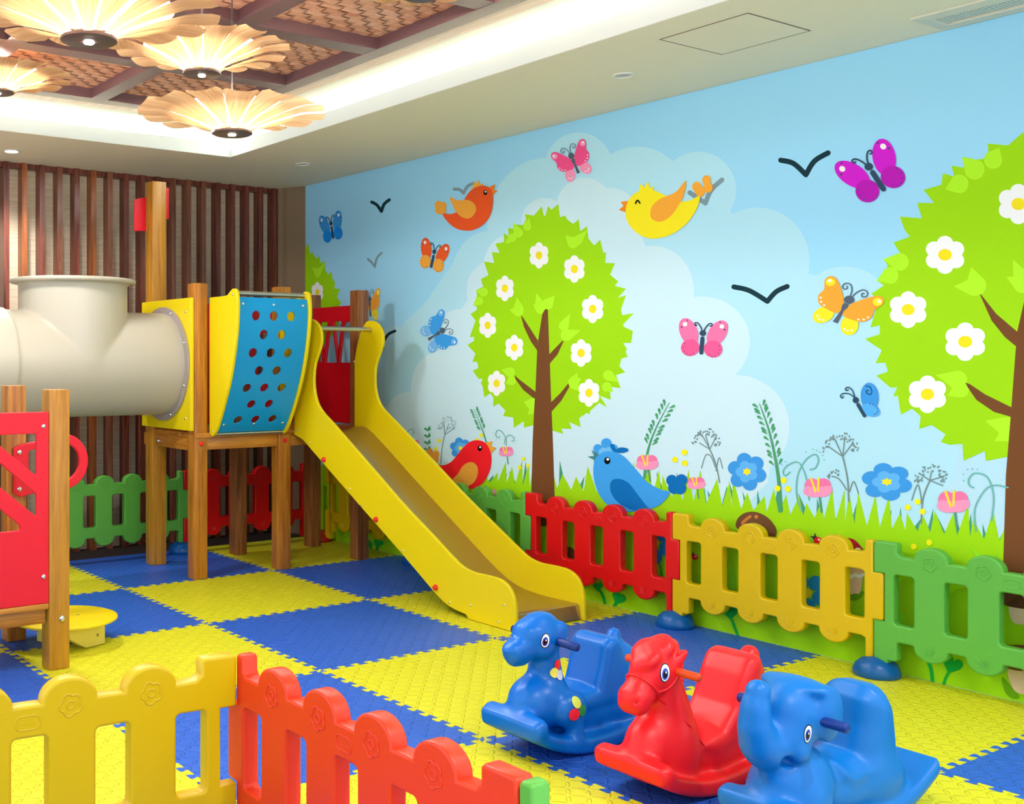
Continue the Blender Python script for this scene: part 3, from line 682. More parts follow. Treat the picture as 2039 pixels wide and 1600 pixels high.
a.poly(T5([(1832, 1150), (1890, 1185), (1845, 1245), (1846, 1207), (1808, 1188), (1846, 1186)]), (62, 128, 140), 0)
a.blob([(1183, 935), (1188, 912), (1203, 900), (1222, 899), (1244, 908), (1268, 934), (1292, 960), (1318, 974), (1335, 980), (1318, 1003), (1290, 1014), (1255, 1018), (1222, 1012), (1200, 992), (1187, 965)], BB, 3)
a.blob(T1([(40, 1132), (52, 1103), (88, 1098), (130, 1118), (170, 1168), (210, 1220), (246, 1262), (165, 1253), (90, 1220), (50, 1175)]), BD, 4)
eye(a, T5, 1923, 1212, 18, 21); a.stroke(T1([(93, 1235), (93, 1280)]), 1.4, (20, 20, 20), 3); a.build('blue bird facing left above the red fence')
# grass and what grows in it
G = (160, 219, 12); DG = (72, 155, 120)
rg = random.Random(11)
topline = [(600, 935), (760, 940), (900, 958), (1000, 948), (1060, 960), (1110, 962), (1190, 970), (1310, 975), (1390, 990), (1480, 1003), (1560, 1012), (1640, 1022), (1740, 1038), (1860, 1050), (1960, 1062), (2060, 1075), (3300, 1240)]
def gy(x):
    for (x0, y0), (x1, y1) in zip(topline, topline[1:]):
        if x0 <= x <= x1: return y0+(y1-y0)*(x-x0)/(x1-x0)
    return 1080
d = Art('grass', 4); x = 640
while x < 3200:
    h = rg.uniform(26, 62)*(.7 if x < 1000 else 1); wd = rg.uniform(5, 9); ln = rg.uniform(-16, 16); y = gy(x)+14
    d.poly([(x-wd, y), (x+ln, y-h), (x+wd, y)], DG, 0); x += rg.uniform(18, 34)
d.build('dark green blades behind the bright grass')
a = Art('grass', 6); P = [(600, 1500)]; x = 600
while x < 3200:
    wd = rg.uniform(18, 32)*(.62 if x < 1100 else 1); h = rg.uniform(24, 62)*(.75 if x < 1100 else 1); ln = rg.uniform(-10, 10)
    P += [(x, gy(x)+10), (x+wd*.5+ln, gy(x)-h+8)]; x += wd
P += [(3300, 1240), (3300, 1900)]; a.poly(P, G, 0); a.build('bright green grass along the bottom of the mural')
# grey umbels, ferns, curls
GY = (120, 142, 140)
def umbel(z, stem, arms, dots, w, label, col=GY, rd=2.2, lay=7):
    a = Art('flower', lay)
    a.stroke(z(stem), w, col, 0)
    for s in arms: a.stroke(z(s), w*.8, col, 0)
    r = random.Random(len(arms)+len(stem)*7)
    for cx, cy, rx, ry, k in dots:
        for i in range(k):
            t = r.uniform(math.pi*.95, math.pi*2.05); q = r.uniform(.55, 1); px, py = z.p(cx+rx*q*math.cos(t), cy+ry*q*math.sin(t)); a.ell(px, py, rd*.8, rd, col, dl=1, n=7)
    a.build(label)
umbel(T1, [(567, 1115), (550, 1030), (520, 955)], [[(520, 955), (470, 925)], [(520, 955), (500, 890)], [(520, 955), (552, 890)], [(520, 955), (490, 900), (480, 885)], [(548, 1045), (525, 990), (500, 985), (480, 1045)], [(550, 1060), (565, 995), (582, 1048)]], [(505, 930, 72, 78, 44)], 2.6, 'grey feathery plant right of the blue bird')
umbel(T1, [(1190, 1205), (1185, 1100), (1162, 990)], [[(1162, 990), (1090, 940)], [(1162, 990), (1120, 900)], [(1162, 990), (1172, 895)], [(1162, 990), (1210, 925)], [(1180, 1150), (1145, 1100), (1110, 1085)], [(1195, 1160), (1215, 1110), (1238, 1170)]], [(1155, 955, 92, 82, 52), (1120, 1090, 32, 40, 16)], 3.2, 'grey feathery plant between two curls')
umbel(T1, [(1540, 1312), (1550, 1190), (1582, 1105)], [[(1582, 1105), (1530, 1070)], [(1582, 1105), (1590, 1060)], [(1582, 1105), (1650, 1085)], [(1582, 1105), (1645, 1130)], [(1545, 1220), (1525, 1125), (1495, 1200)]], [(1590, 1105, 82, 76, 50)], 3.0, 'grey feathery plant left of the right tree')
umbel(T6, [(590, 620), (612, 400), (640, 270)], [[(640, 270), (630, 180), (600, 130)], [(640, 270), (690, 140)], [(640, 270), (735, 205)], [(665, 205), (720, 180)], [(640, 270), (630, 120)]], [(670, 190, 115, 140, 60)], 1.5, 'small grey feathery plant behind the slide', rd=1.0)
FG = (74, 158, 108)
def fern(z, stem, w, n, sz, label, mix=1):
    a = Art('flower', 7); sp = [Vector((v.x, v.y)) for v in spline([(x, y, 0) for x, y in z(stem)], False, 12)]
    a.stroke(z(stem), w, FG, 0, taper=True)
    L_ = len(sp)
    for k in range(n):
        i = int(L_*.42+(L_*.56)*k/n); i = min(i, L_-2); t = (sp[i+1]-sp[i]).normalized(); nn = Vector((-t.y, t.x))
        for s in (-1, 1):
            b = sp[i]+nn*s*sz*.30; ax = (nn*s*.62+t*.78).normalized(); o_ = Vector((-ax.y, ax.x)); a.blob([tuple(b), tuple(b+ax*sz*.42+o_*sz*.13), tuple(b+ax*sz*.72+o_*sz*.18), tuple(b+ax*sz*.92), tuple(b+ax*sz*.74-o_*sz*.18), tuple(b+ax*sz*.42-o_*sz*.12)], FG, 1, 3)
    a.build(label)
fern(T1, [(205, 1090), (222, 960), (262, 850), (325, 730)], 6, 9, 15, 'green fern stalk leaning right beside the blue bird')
fern(T1, [(862, 1250), (850, 1080), (810, 880), (760, 735)], 9, 12, 15, 'tall green fern stalk leaning left')
fern(T6, [(1140, 370), (1100, 240), (1050, 110), (990, -40)], 3, 9, 9, 'small green fern stalk behind the red bird')
a = Art('flower', 7)
for y in (160, 240, 320, 400): a.poly(T6([(435, y+70), (388, y+40), (415, y+20), (430, y+45), (462, y), (475, y+50)]), FG, 0)
a.build('short green leafy stalk behind the slide')
def curl(z, strokes, dots, w, label):
    a = Art('flower', 7)
    for s in strokes: a.stroke(z(s), w, (110, 182, 172), 0)
    for x, y in dots: a.ell(*z.p(x, y), w*.5, w*.5, (110, 182, 172), dl=0, n=7)
    a.build(label)
curl(T1, [[(965, 1255), (940, 1180), (945, 1080), (985, 1005), (1030, 980), (1045, 1010), (1030, 1045), (1005, 1052)], [(1000, 1200), (985, 1090), (950, 1020), (900, 1030), (875, 1060), (885, 1082), (908, 1065)]], [(985, 968), (1018, 955), (1037, 960), (1053, 970), (1065, 985), (1073, 1005), (868, 1028), (885, 1015)], 2.8, 'teal curls beside the tall fern stalk')
curl(T1, [[(1805, 1350), (1800, 1240), (1850, 1150), (1900, 1128), (1960, 1140)], [(1880, 1300), (1890, 1180), (1860, 1090), (1800, 1070), (1770, 1100), (1775, 1130), (1795, 1140)]], [(1765, 1052), (1787, 1050), (1812, 1052), (1745, 1075), (1745, 1105)], 3.0, 'teal curls beside the right tree trunk')
curl(T6, [[(1370, 400), (1375, 330), (1330, 240), (1275, 218), (1250, 255), (1265, 300), (1300, 295)], [(1350, 380), (1370, 310), (1415, 275), (1460, 300), (1465, 345), (1440, 345)]], [(1225, 250), (1235, 290), (1255, 322), (1300, 322), (1485, 300), (1492, 340), (1470, 375)], 1.8, 'small teal curls above the pink flower')
curl(T6, [[(195, 250), (220, 210), (255, 210), (270, 245), (255, 265)]], [(270, 190), (288, 215), (290, 245), (275, 272)], 1.6, 'tiny teal curl behind the slide')
def pinkf(z, x, y, w, label, rot=0):
    a = Art('flower', 9); px, py = z.p(x, y); w = w/z.k
    a.stroke([(px+w*.1, py+w*.5), (px+w*.25, py+w*1.6)], w*.13, DG, 0, sm=False)
    for s in (-1, 1): a.ell(px+s*w*.38, py-w*.12, w*.50, w*.50, (242, 120, 168), dl=1)
    a.blob([(px-w*.95, py+w*.18), (px-w*.7, py-w*.1), (px-w*.2, py-w*.02), (px+w*.3, py-w*.08), (px+w*.85, py-w*.1), (px+w*.95, py+w*.25), (px+w*.55, py+w*.58), (px+w*.1, py+w*.62), (px-w*.45, py+w*.62), (px-w*.85, py+w*.45)], (246, 152, 190), 2)
    a.stroke([(px-w*.45, py-w*.6), (px-w*.15, py+w*.25)], w*.13, (250, 225, 30), 4, sm=False); a.stroke([(px+w*.05, py-w*.62), (px+w*.02, py+w*.2)], w*.13, (250, 225, 30), 4, sm=False)
    a.build(label)
pinkf(T1, 218, 1018, 57, 'pink flower touching the blue bird'); pinkf(T1, 455, 1118, 46, 'pink flower behind the blue bird tail')
pinkf(T1, 1042, 1140, 73, 'pink flower between the fern stalk and the grey plant'); pinkf(T1, 1695, 1208, 82, 'pink flower left of the right tree trunk')
pinkf(T6, 1375, 470, 92, 'pink flower beside the red bird beak'); pinkf(T6, 290, 365, 50, 'tiny pink flower behind the slide')
def bluef(z, x, y, rx, ry, label, pet=6, inner=True):
    a = Art('flower', 9); px, py = z.p(x, y); rx /= z.k; ry /= z.k
    for k in range(pet):
        t = 2*math.pi*k/pet+.3; a.ell(px+.62*rx*math.cos(t), py+.62*ry*math.sin(t), .37*rx, .36*ry, (61, 153, 228), dl=k)
    if inner:
        for k in range(5):
            t = 2*math.pi*k/5+.6; a.ell(px+.32*rx*math.cos(t), py+.32*ry*math.sin(t), .25*rx, .25*ry, (98, 180, 242), dl=7)
    a.blob([(px+.22*rx*math.cos(t)*(1 if i % 2 else .7), py+.2*ry*math.sin(t)*(1 if i % 2 else .7)) for i, t in enumerate([2*math.pi*j/12 for j in range(12)])], (250, 228, 40), 9)
    a.build(label)
bluef(T1, 700, 1063, 96, 94, 'round blue flower with yellow centre'); bluef(T1, 1375, 1112, 125, 94, 'wide blue flower with yellow centre')
bluef(T6, 830, 430, 130, 130, 'blue flower behind the red bird')
a = Art('flower', 8)
for x, y, r in ((460, 480, 42), (540, 500, 38), (500, 560, 70)): a.ell(*T6.p(x, y), r/6, r*1.1/6, (243, 166, 60), dl=0)
a.build('orange flower behind the slide')
YD = (250, 238, 20)
for z, L_ in ((T1, [(353, 1005), (398, 970), (400, 1022), (877, 1105), (848, 1144), (898, 1146), (1476, 1235), (1524, 1208), (1548, 1255), (1505, 1424), (1580, 1404)]), (T6, [(575, 340), (537, 437), (1080, 277), (1025, 330), (1585, 558), (1535, 662), (1637, 638)])):
    for x, y in L_:
        r = (13 if z is T1 else 20)/z.k; a = Art('pollen_dot', 10); a.ell(*z.p(x, y), r*1.1, r*1.1, YD, dl=0, n=18); a.build()
for x, y in ((1235, 942), (1245, 1000)): a = Art('pollen_dot', 10); a.ell(*T6.p(x, y), 22/6, 26/6, (246, 150, 190), dl=0); a.build('pink dot')
# mushrooms, ladybirds, low plants behind the fence
def mush(cap, hi, stem, cc, hc, label, dots=()):
    a = Art('mushroom', 10); a.blob(stem, (240, 205, 175), 0); a.blob(cap, cc, 1)
    for P in hi: a.blob(P, hc, 2)
    for x, y, r in dots: a.ell(x, y, r, r*.9, (250, 245, 240), dl=3)
    a.build(label)
mush(T1([(648, 1330), (655, 1290), (690, 1262), (740, 1257), (795, 1280), (835, 1325), (843, 1362), (820, 1382), (760, 1375), (690, 1355)]), [T1([(672, 1308), (690, 1290), (715, 1272), (722, 1282), (700, 1300), (680, 1318)]), T1([(735, 1280), (745, 1270), (755, 1280), (745, 1290)])], T1([(700, 1350), (780, 1360), (800, 1440), (780, 1480), (700, 1470)]), (112, 74, 42), (205, 120, 60), 'brown mushroom behind the yellow fence')
mush(T1([(1150, 1400), (1180, 1383), (1220, 1392), (1255, 1430), (1268, 1455), (1200, 1452), (1150, 1430)]), [], T9([(1190, 350), (1262, 350), (1255, 540), (1225, 560), (1195, 545)]), (178, 28, 34), (255, 255, 255), 'red mushroom with white dots behind the yellow fence', [(*T1.p(1188, 1412), 6), (*T1.p(1235, 1444), 7), (*T1.p(1160, 1430), 4)])
a = Art('mushroom', 10); a.stroke(T9([(1185, 470), (1205, 480), (1225, 470), (1245, 478), (1268, 468)]), 7, (250, 250, 250), 0); a.build('white ring on the red mushroom stem')
mush(T9([(1925, 600), (1960, 620), (2039, 635), (2120, 640), (2120, 560), (1960, 560)]), [], T9([(1975, 610), (2080, 610), (2075, 700), (1990, 700)]), (96, 58, 34), (200, 120, 60), 'brown mushroom at the right tree root')
mush(T9([(1925, 830), (1960, 812), (2039, 810), (2100, 830), (2110, 930), (2030, 935), (1960, 915)]), [], T9([(1975, 925), (2100, 930), (2100, 1040), (2010, 1040), (1972, 980)]), (128, 84, 52), (200, 120, 60), 'brown mushroom near the floor at the right edge')
mush(T11([(1530, 130), (1545, 112), (1575, 118), (1600, 150), (1590, 185), (1545, 180)]), [T11([(1534, 128), (1545, 122), (1548, 138), (1537, 142)])], T11([(1545, 170), (1580, 170), (1580, 200), (1545, 200)]), (112, 74, 42), (205, 150, 90), 'small brown mushroom behind the red fence')
def lady(z, x, y, r, label):
    a = Art('ladybird', 11); px, py = z.p(x, y); r /= z.k
    a.ell(px-r*.7, py-r*.7, r*.6, r*.6, (50, 50, 60), dl=0); a.ell(px, py, r, r, (228, 24, 38), dl=1); a.ell(px+r*.3, py-r*.3, r*.3, r*.3, (255, 200, 200), dl=2)
    a.stroke([(px-r*.8, py-r*.9), (px-r*.7, py-r*1.7)], r*.3, (40, 40, 50), 0, sm=False); a.stroke([(px-r*.9, py-r*.8), (px-r*1.7, py-r*1.1)], r*.3, (40, 40, 50), 0, sm=False); a.build(label)
lady(T9, 450, 385, 14, 'small ladybird seen through the yellow fence'); lady(T9, 1045, 306, 19, 'ladybird above the yellow fence')
a = Art('flower', 9); BF = (36, 150, 222)
for t in range(5):
    q = math.radians(72*t+20); px, py = T9.p(998+58*math.cos(q), 560+62*math.sin(q)); a.ell(px, py, 15, 15, BF, dl=t)
a.ell(*T9.p(995, 560), 9, 9, (250, 228, 40), dl=7); a.build('blue flower seen through the yellow fence')
a = Art('flower', 9)
for t in range(5):
    q = math.radians(72*t+20); px, py = T9.p(262+50*math.cos(q), 322+62*math.sin(q)); a.ell(px, py, 13, 15, BF, dl=t)
a.ell(*T9.p(258, 315), 7, 9, (250, 228, 40), dl=7); a.stroke(T9([(275, 400), (290, 470), (300, 540)]), 4, (80, 190, 40), 0); a.build('blue flower seen through the red fence')
for P in ([(590, 520), (620, 400), (650, 500), (640, 560), (610, 560)], [(1425, 715), (1450, 640), (1480, 718)], [(240, 470), (285, 350), (300, 470)], [(1790, 340), (1830, 420), (1900, 440), (1905, 360), (1880, 420)]): a = Art('leaf', 8); a.poly(T9(P), (150, 232, 40), 0); a.build('pale green leaf')
for P in ([(1180, 550), (1225, 545), (1270, 555), (1240, 590), (1205, 592)], [(1935, 965), (1975, 1005), (2020, 1060), (1985, 1068), (1950, 1035)]): a = Art('leaf', 9); a.blob(T9(P), (108, 168, 10), 0); a.build('olive green leaf')
HG = (14, 172, 58)
def heart(z, x, y, r, stem, label, rot=0):
    a = Art('leaf', 10); px, py = z.p(x, y); r /= z.k; t = math.radians(rot); P = []
    for i in range(24):
        q = 2*math.pi*i/24; hx = 16*math.sin(q)**3/16; hy = (13*math.cos(q)-5*math.cos(2*q)-2*math.cos(3*q)-math.cos(4*q))/16
        P.append((px+r*(hx*math.cos(t)+hy*math.sin(t)), py-r*(hy*math.cos(t)-hx*math.sin(t))))
    a.poly(P, HG, 1); a.stroke(z(stem), 5.5, HG, 0); a.build(label)
heart(T9, 82, 585, 34, [(70, 612), (60, 640)], 'heart shaped leaf under the red fence', 30)
heart(T9, 622, 650, 40, [(630, 690), (645, 730), (658, 766)], 'heart shaped leaf under the yellow fence')
heart(T9, 1695, 905, 50, [(1685, 935), (1665, 965), (1650, 1010)], 'heart shaped leaf under the green fence', 25)
heart(T11, 1722, 340, 30, [(1735, 365), (1755, 400), (1762, 438)], 'leaf on a stalk beside the slide foot')
heart(T11, 1840, 405, 40, [(1825, 435), (1815, 455)], 'heart shaped leaf beside the slide foot', 25)
heart(T11, 450, 90, 30, [(445, 115), (440, 150)], 'heart shaped leaf behind the tower post', 20)
heart(T11, 403, 100, 16, [(400, 80), (405, 120), (410, 150)], 'narrow leaf behind the tower post')
a = Art('stalk', 9); a.stroke(T9([(1560, 850), (1590, 920), (1600, 990)]), 7, HG, 0); a.build(); a = Art('stalk', 9); a.stroke(T9([(0, 560), (15, 610)]), 5, HG, 0); a.build(); a = Art('stalk', 9); a.stroke(T9([(1560, 540), (1585, 590), (1600, 640)]), 4, HG, 0); a.build()

ARTS.sort(key=lambda q: q.L)
for q in ARTS: q.make()
# ---------------------------------------------------------------- plastic fence panels
def plastic(name, c, r=.34, gs=.25): return mat(name, rgb(*c), r, .35, grain=420, gs=gs)
F_RED = plastic('fence_red', (214, 10, 16)); F_YEL = plastic('fence_yellow', (214, 178, 0)); F_GRN = plastic('fence_green', (92, 170, 62)); F_ORG = plastic('fence_orange_red', (232, 58, 22))
F_BLU = plastic('foot_blue', (8, 86, 150), .3, .1); F_FRED = plastic('foot_red', (176, 26, 24), .3, .1)
BC = (.228, .428, .628, .828); BR = .067
def fence_mesh():
    def arc(c, z, h, a0, a1, n=16): return [(c+BR*math.cos(math.radians(a0+(a1-a0)*i/n)), z+h*math.sin(math.radians(a0+(a1-a0)*i/n))) for i in range(n+1)]
    P = [(0, .03), (.055, .03), (.055, .085), (.095, .112), (.095, .157)]
    P = round_poly([(0, .03), (.055, .03), (.057, .075), (.095, .078), (.095, .157), (.12, .157)], [.0, .002, .008, .012, .01, 0])[0:]
    for c in BC: P += [(c-BR-.008, .157)]+arc(c, .155, .053, 180, 360)+[(c+BR+.008, .157)]
    P += [(.950, .157), (.966, .150), (.966, .03), (1.0, .03), (1.0, .235), (1.036, .235), (1.043, .242), (1.043, .423), (1.036, .43), (1.0, .43), (1.0, .553), (.993, .56), (.973, .56), (.966, .553), (.966, .520), (.954, .508)]
    for c in BC[::-1]: P += [(c+BR+.010, .507)]+arc(c, .506, .053, 0, 180)+[(c-BR-.010, .507)]
    P += [(.110, .508), (.095, .520), (.095, .552), (.087, .56), (.008, .56), (0, .552), (0, .43), (.044, .43), (.044, .235), (0, .235)]
    loops = [P]
    for a, b in ((.083, .163), (.281, .366), (.481, .565), (.681, .765), (.880, .962)): loops.append(rrect(a, b, .228, .432, .013)[::-1])
    M = basis(0, 0, 0, (1, 0, 0), (0, 0, 1))
    me = plate(loops, .046, .007, M, 3)
    t = MB()
    for s in (-1, 1):
        y = s*.0228
        for c in BC:
            fl = []
            for i in range(40):
                a = 2*math.pi*i/40; r = .021+.0065*abs(math.cos(2.5*a+.3)); fl.append((c+r*math.cos(a), y, .495+r*math.sin(a)))
            t.tube(fl, .0026, 6, closed=True); t.tube([(c+.0095*math.cos(2*math.pi*i/16), y, .495+.0095*math.sin(2*math.pi*i/16)) for i in range(16)], .0024, 6, closed=True)
            for dx, dz in ((-.022, .026), (-.012, .036), (0, .03), (.012, .038), (.022, .026)): t.tube([(c+dx*.35, y, .135), (c+dx*.8, y, .135+dz*.7), (c+dx*1.1, y, .135+dz)], [.0028, .0024, .0008], 6)
            t.tube([(c-.028, y, .134), (c+.025, y, .130)], .0018, 6)
        t.tube([(p[0], y, p[1]) for p in rrect(.500, .556, .452, .484, .013, 5)], .0020, 6, closed=True)
        for k in range(6): t.tube([(.513+.0055*k, y, .462), (.515+.0055*k, y, .4675)], .0008, 5)
        t.tube([(.524, y, .471), (.528, y, .478), (.532, y, .471)], .0009, 5)
    return join([me, t.mesh(fix=False)])
FENCES = []
FM = fence_mesh(); FM.polygons.foreach_set('use_smooth', [True]*len(FM.polygons)); FM.set_sharp_from_angle(angle=math.radians(50))
def fence(x, y, deg, m, label):
    me = FM.copy(); me.materials.clear(); me.materials.append(m); me.name = 'picket_fence'
    o = bpy.data.objects.new('picket_fence', me); COL.objects.link(o); o.location = (x, y, 0); o.rotation_euler = (0, 0, math.radians(deg))
    FENCES.append(o); return setp(o, label, 'fence', 'moulded plastic picket fence panels')
fence(1.9, .705, -90, F_YEL, 'shaded yellow picket fence panel behind the slide, against the mural')
fence(1.9, -.298, -90, F_GRN, 'green picket fence panel between the slide and the dark red one')
fence(1.9, -1.301, -90, F_RED, 'red picket fence panel against the mural beside the slide foot')
fence(1.9, -2.304, -90, F_YEL, 'yellow picket fence panel against the mural, behind the rocking toys')
fence(1.9, -3.307, -90, F_GRN, 'green picket fence panel at the right edge, against the mural')
fence(-.182, .88, 0, F_GRN, 'green picket fence panel in front of the slat wall')
fence(.821, .88, 0, F_RED, 'red picket fence panel under the play tower, in front of the slat wall')
fence(-1.215, -3.385, 174.5, F_YEL, 'yellow picket fence panel in the left foreground')
fence(-1.19, -4.395, 90, F_ORG, 'orange-red picket fence panel in the centre foreground')
fence(-1.19, -5.399, 90, F_GRN, 'green picket fence panel in the foreground, only its end post showing')
def foot(x, y, m, k, label, r=.092):
    par = FENCES[k]
    mb = MB(); prof = [(r*.93, 0), (r, .006), (r*.985, .024), (r*.88, .050), (r*.64, .070), (r*.3, .078), (.001, .079)]
    me = mb.lathe(prof, (0, 0, 0), 36).mesh()
    for v in me.vertices:      # slightly pinched waist where the panels plug in
        v.co.z *= 1+.14*math.sin(math.atan2(v.co.y, v.co.x)*2+1.5)*(math.hypot(v.co.x, v.co.y)/r)
    me.transform(Matrix.Translation((x, y, 0)))
    o = link('foot', me, m, par, smooth=True); o['label'] = label
foot(1.9, -2.304, F_BLU, 3, 'blue domed foot')
foot(1.9, -3.307, F_BLU, 4, 'blue domed foot')
foot(1.9, -1.301, F_BLU, 2, 'blue domed foot')
foot(1.9, -.298, F_BLU, 1, 'blue domed foot')
foot(1.875, .775, F_FRED, 0, 'dark red domed foot', .10)
foot(.82, .88, F_BLU, 5, 'blue domed foot')
foot(-.19, .88, F_BLU, 5, 'blue domed foot')
foot(-1.2, -3.385, F_BLU, 8, 'blue domed foot')
foot(-1.19, -4.397, F_BLU, 8, 'blue domed foot')
foot(-2.2, -3.29, F_BLU, 7, 'blue domed foot')
foot(-1.19, -5.40, F_BLU, 9, 'blue domed foot')
foot(1.9, -4.31, F_BLU, 4, 'blue domed foot')

# ---------------------------------------------------------------- play tower
WO = wood('oiled_wood', rgb(146, 82, 16), rgb(198, 130, 38), rough=.35)
WOd = wood('reddish_wood', rgb(104, 54, 24), rgb(168, 104, 54), rough=.35)
WOy = wood('golden_wood', rgb(156, 98, 14), rgb(196, 138, 36), rough=.35)
WOx = wood('oiled_beam', rgb(146, 82, 20), rgb(206, 136, 46), rough=.35, axis='X'); WOyy = wood('oiled_beam_side', rgb(146, 82, 20), rgb(206, 136, 46), rough=.35, axis='Y')
P_YEL = plastic('hdpe_yellow', (228, 202, 4), .38); P_RED = plastic('hdpe_red', (196, 8, 26), .38); P_REDB = plastic('hdpe_bright_red', (222, 22, 42), .38); P_BLU = plastic('hdpe_blue', (14, 146, 202), .35)
steel = mat('brushed_steel', (.62, .56, .48, 1), .32, metal=1.0)
knob = plastic('knob_red', (222, 40, 40), .3, .05)
tower = empty('play_tower', (1.08, .32, 0), 'wooden play tower with yellow and blue panels standing on six posts', 'play tower')
def post(par, x, y, z1, m, w=.09, z0=0.0):
    link('post', MB().box(x-w/2, x+w/2, y-w/2, y+w/2, z0, z1).mesh(bevel=.007), m, par, smooth=40)
def bolt(par, c, n, m=chrome, r=.011, h=.006, name='bolt'):
    """dome-headed bolt on a face with outward normal n"""
    n = Vector(n).normalized(); q = n.to_track_quat('Z', 'Y').to_matrix().to_4x4()
    me = MB().lathe([(r, 0), (r*.95, h*.5), (r*.6, h), (.0005, h*1.05)], (0, 0, 0), 16).mesh(); me.transform(Matrix.Translation(c) @ q)
    link(name, me, m, par, smooth=50)
post(tower, .490, .035, 1.77, WO); post(tower, 1.080, .03, 1.77, WO); post(tower, 1.690, .03, 1.77, WOd)
post(tower, .490, .605, 2.455, WOy, .10); post(tower, 1.110, .625, 1.77, WOd); post(tower, 1.715, .625, 1.77, WOd)
link('platform', MB().box(.45, 1.735, -.018, .67, .846, .874).mesh(bevel=.004), WOx, tower)
def beam(x0, x1, y0, y1, z0, z1, m): link('beam', MB().box(x0, x1, y0, y1, z0, z1).mesh(bevel=.004), m, tower, smooth=40)
beam(.536, 1.034, .0, .035, .772, .845, WOx); beam(1.126, 1.644, .0, .035, .772, .845, WOx)
beam(.46, .50, .082, .553, .765, .845, WOyy); beam(1.69, 1.73, .077, .577, .765, .845, WOyy); beam(.45, 1.76, .671, .70, .765, .845, WOx)
bolt(tower, (.489, -.010, .811), (0, -1, 0), knob, .014, .016, 'knob'); bolt(tower, (1.080, -.015, .809), (0, -1, 0), knob, .014, .016, 'knob')
bolt(tower, (.459, .50, .80), (-1, 0, 0), chrome, .013, .012)
# yellow square panel with the round tunnel opening
MS = basis(.432, 0, 0, (0, -1, 0), (0, 0, 1))     # plate x = -Y, y = Z, normal -X
TYC, TZC, TR = .355, 1.287, .313
link('tunnel_panel', plate([rrect(-.672, .008, .888, 1.682, .004), circ(-TYC, TZC, .315, 48)[::-1]], .022, .003, MS), P_YEL, tower, smooth=35)
for y, z in ((.06, 1.60), (.06, .96), (.63, 1.60), (.63, .96)): bolt(tower, (.4205, y, z), (-1, 0, 0), chrome, .009, .005)
# bay with curved blue panel
OUT = [(.02, 1.683), (-.15, 1.685), (-.225, 1.688), (-.262, 1.706), (-.295, 1.722), (-.328, 1.716), (-.346, 1.690), (-.353, 1.60), (-.338, 1.46), (-.302, 1.31), (-.252, 1.17), (-.182, 1.03), (-.115, .915), (-.072, .866), (-.045, .854), (-.022, .862), (-.016, .89), (-.016, 1.0), (.02, 1.0)]
OUT = OUT[:16]+[(-.0165, .89)]+[(-.0165, 1.675)]
def side_plate(xc, loop, th): return plate([[(-y, z) for y, z in loop]], th, .004, basis(xc, 0, 0, (0, -1, 0), (0, 0, 1)))
SP = [(v.x, v.y) for v in spline([(a, b, 0) for a, b in OUT[1:15]], False, 5)]
loopL = [(-.0165, 1.685)]+SP+[(-.0165, .875)]
for xc in (.552, 1.050): link('bay_side_panel', side_plate(xc, loopL, .02), P_YEL, tower, smooth=35)
prof = [Vector((y, z, 0)) for y, z in ((-.318, 1.675), (-.330, 1.60), (-.316, 1.46), (-.281, 1.31), (-.232, 1.17), (-.163, 1.03), (-.098, .925), (-.060, .880))]
sp = spline([tuple(p) for p in prof], False, 12); cum = [0]
for i in range(1, len(sp)): cum.append(cum[-1]+(sp[i]-sp[i-1]).length)
LEN = cum[-1]; BX_0, BX_1 = .563, 1.039
holes = []
for k, us in enumerate(((.245, .50, .755), (.37, .63), (.245, .50, .755), (.37, .63), (.245, .50, .755), (.37, .63), (.245, .50, .755))):
    for u in us: holes.append(circ(BX_0+(BX_1-BX_0)*u, LEN*(.875-.1275*k), .0285, 28)[::-1])
me = plate([rrect(BX_0, BX_1, 0.001, LEN-.001, .002)]+holes, .014, .0015)
bm = bmesh.new(); bm.from_mesh(me)
for i in range(1, 40):
    g = bm.verts[:]+bm.edges[:]+bm.faces[:]; bmesh.ops.bisect_plane(bm, geom=g, plane_co=(0, LEN*i/40, 0), plane_no=(0, 1, 0))
for v in bm.verts:
    s_ = LEN-v.co.y; w = v.co.z; i = 1
    while i < len(cum)-1 and cum[i] < s_: i += 1
    t = (s_-cum[i-1])/(cum[i]-cum[i-1]); p = sp[i-1].lerp(sp[i], t); d = (sp[i]-sp[i-1]).normalized(); nn = Vector((d.y, -d.x))   # outward (-Y)
    if nn.x > 0: nn = -nn
    v.co = (v.co.x, p.x+nn.x*w, p.y+nn.y*w)
bmesh.ops.recalc_face_normals(bm, faces=bm.faces); bm.to_mesh(me); bm.free()
link('climbing_panel', me, P_BLU, tower, smooth=30)['label'] = 'curved blue panel with seven rows of round holes'
link('rail', MB().tube([(.548, -.295, 1.698), (1.054, -.295, 1.698)], .015, 16).mesh(), steel, tower, smooth=60)
link('rail', MB().tube([(.548, -.045, .868), (1.054, -.045, .868)], .013, 16).mesh(), steel, tower, smooth=60)
for u in (.06, .5, .93):
    bolt(tower, (BX_0+(BX_1-BX_0)*u, -.3345, 1.635), (0, -1, .1), chrome, .009, .005); bolt(tower, (BX_0+(BX_1-BX_0)*u, -.105, .925), (0, -.8, -.5), chrome, .009, .005)
for z, y in ((1.69, -.30), (.885, -.05)): bolt(tower, (.5415, y, z), (-1, 0, 0), chrome, .008, .004)
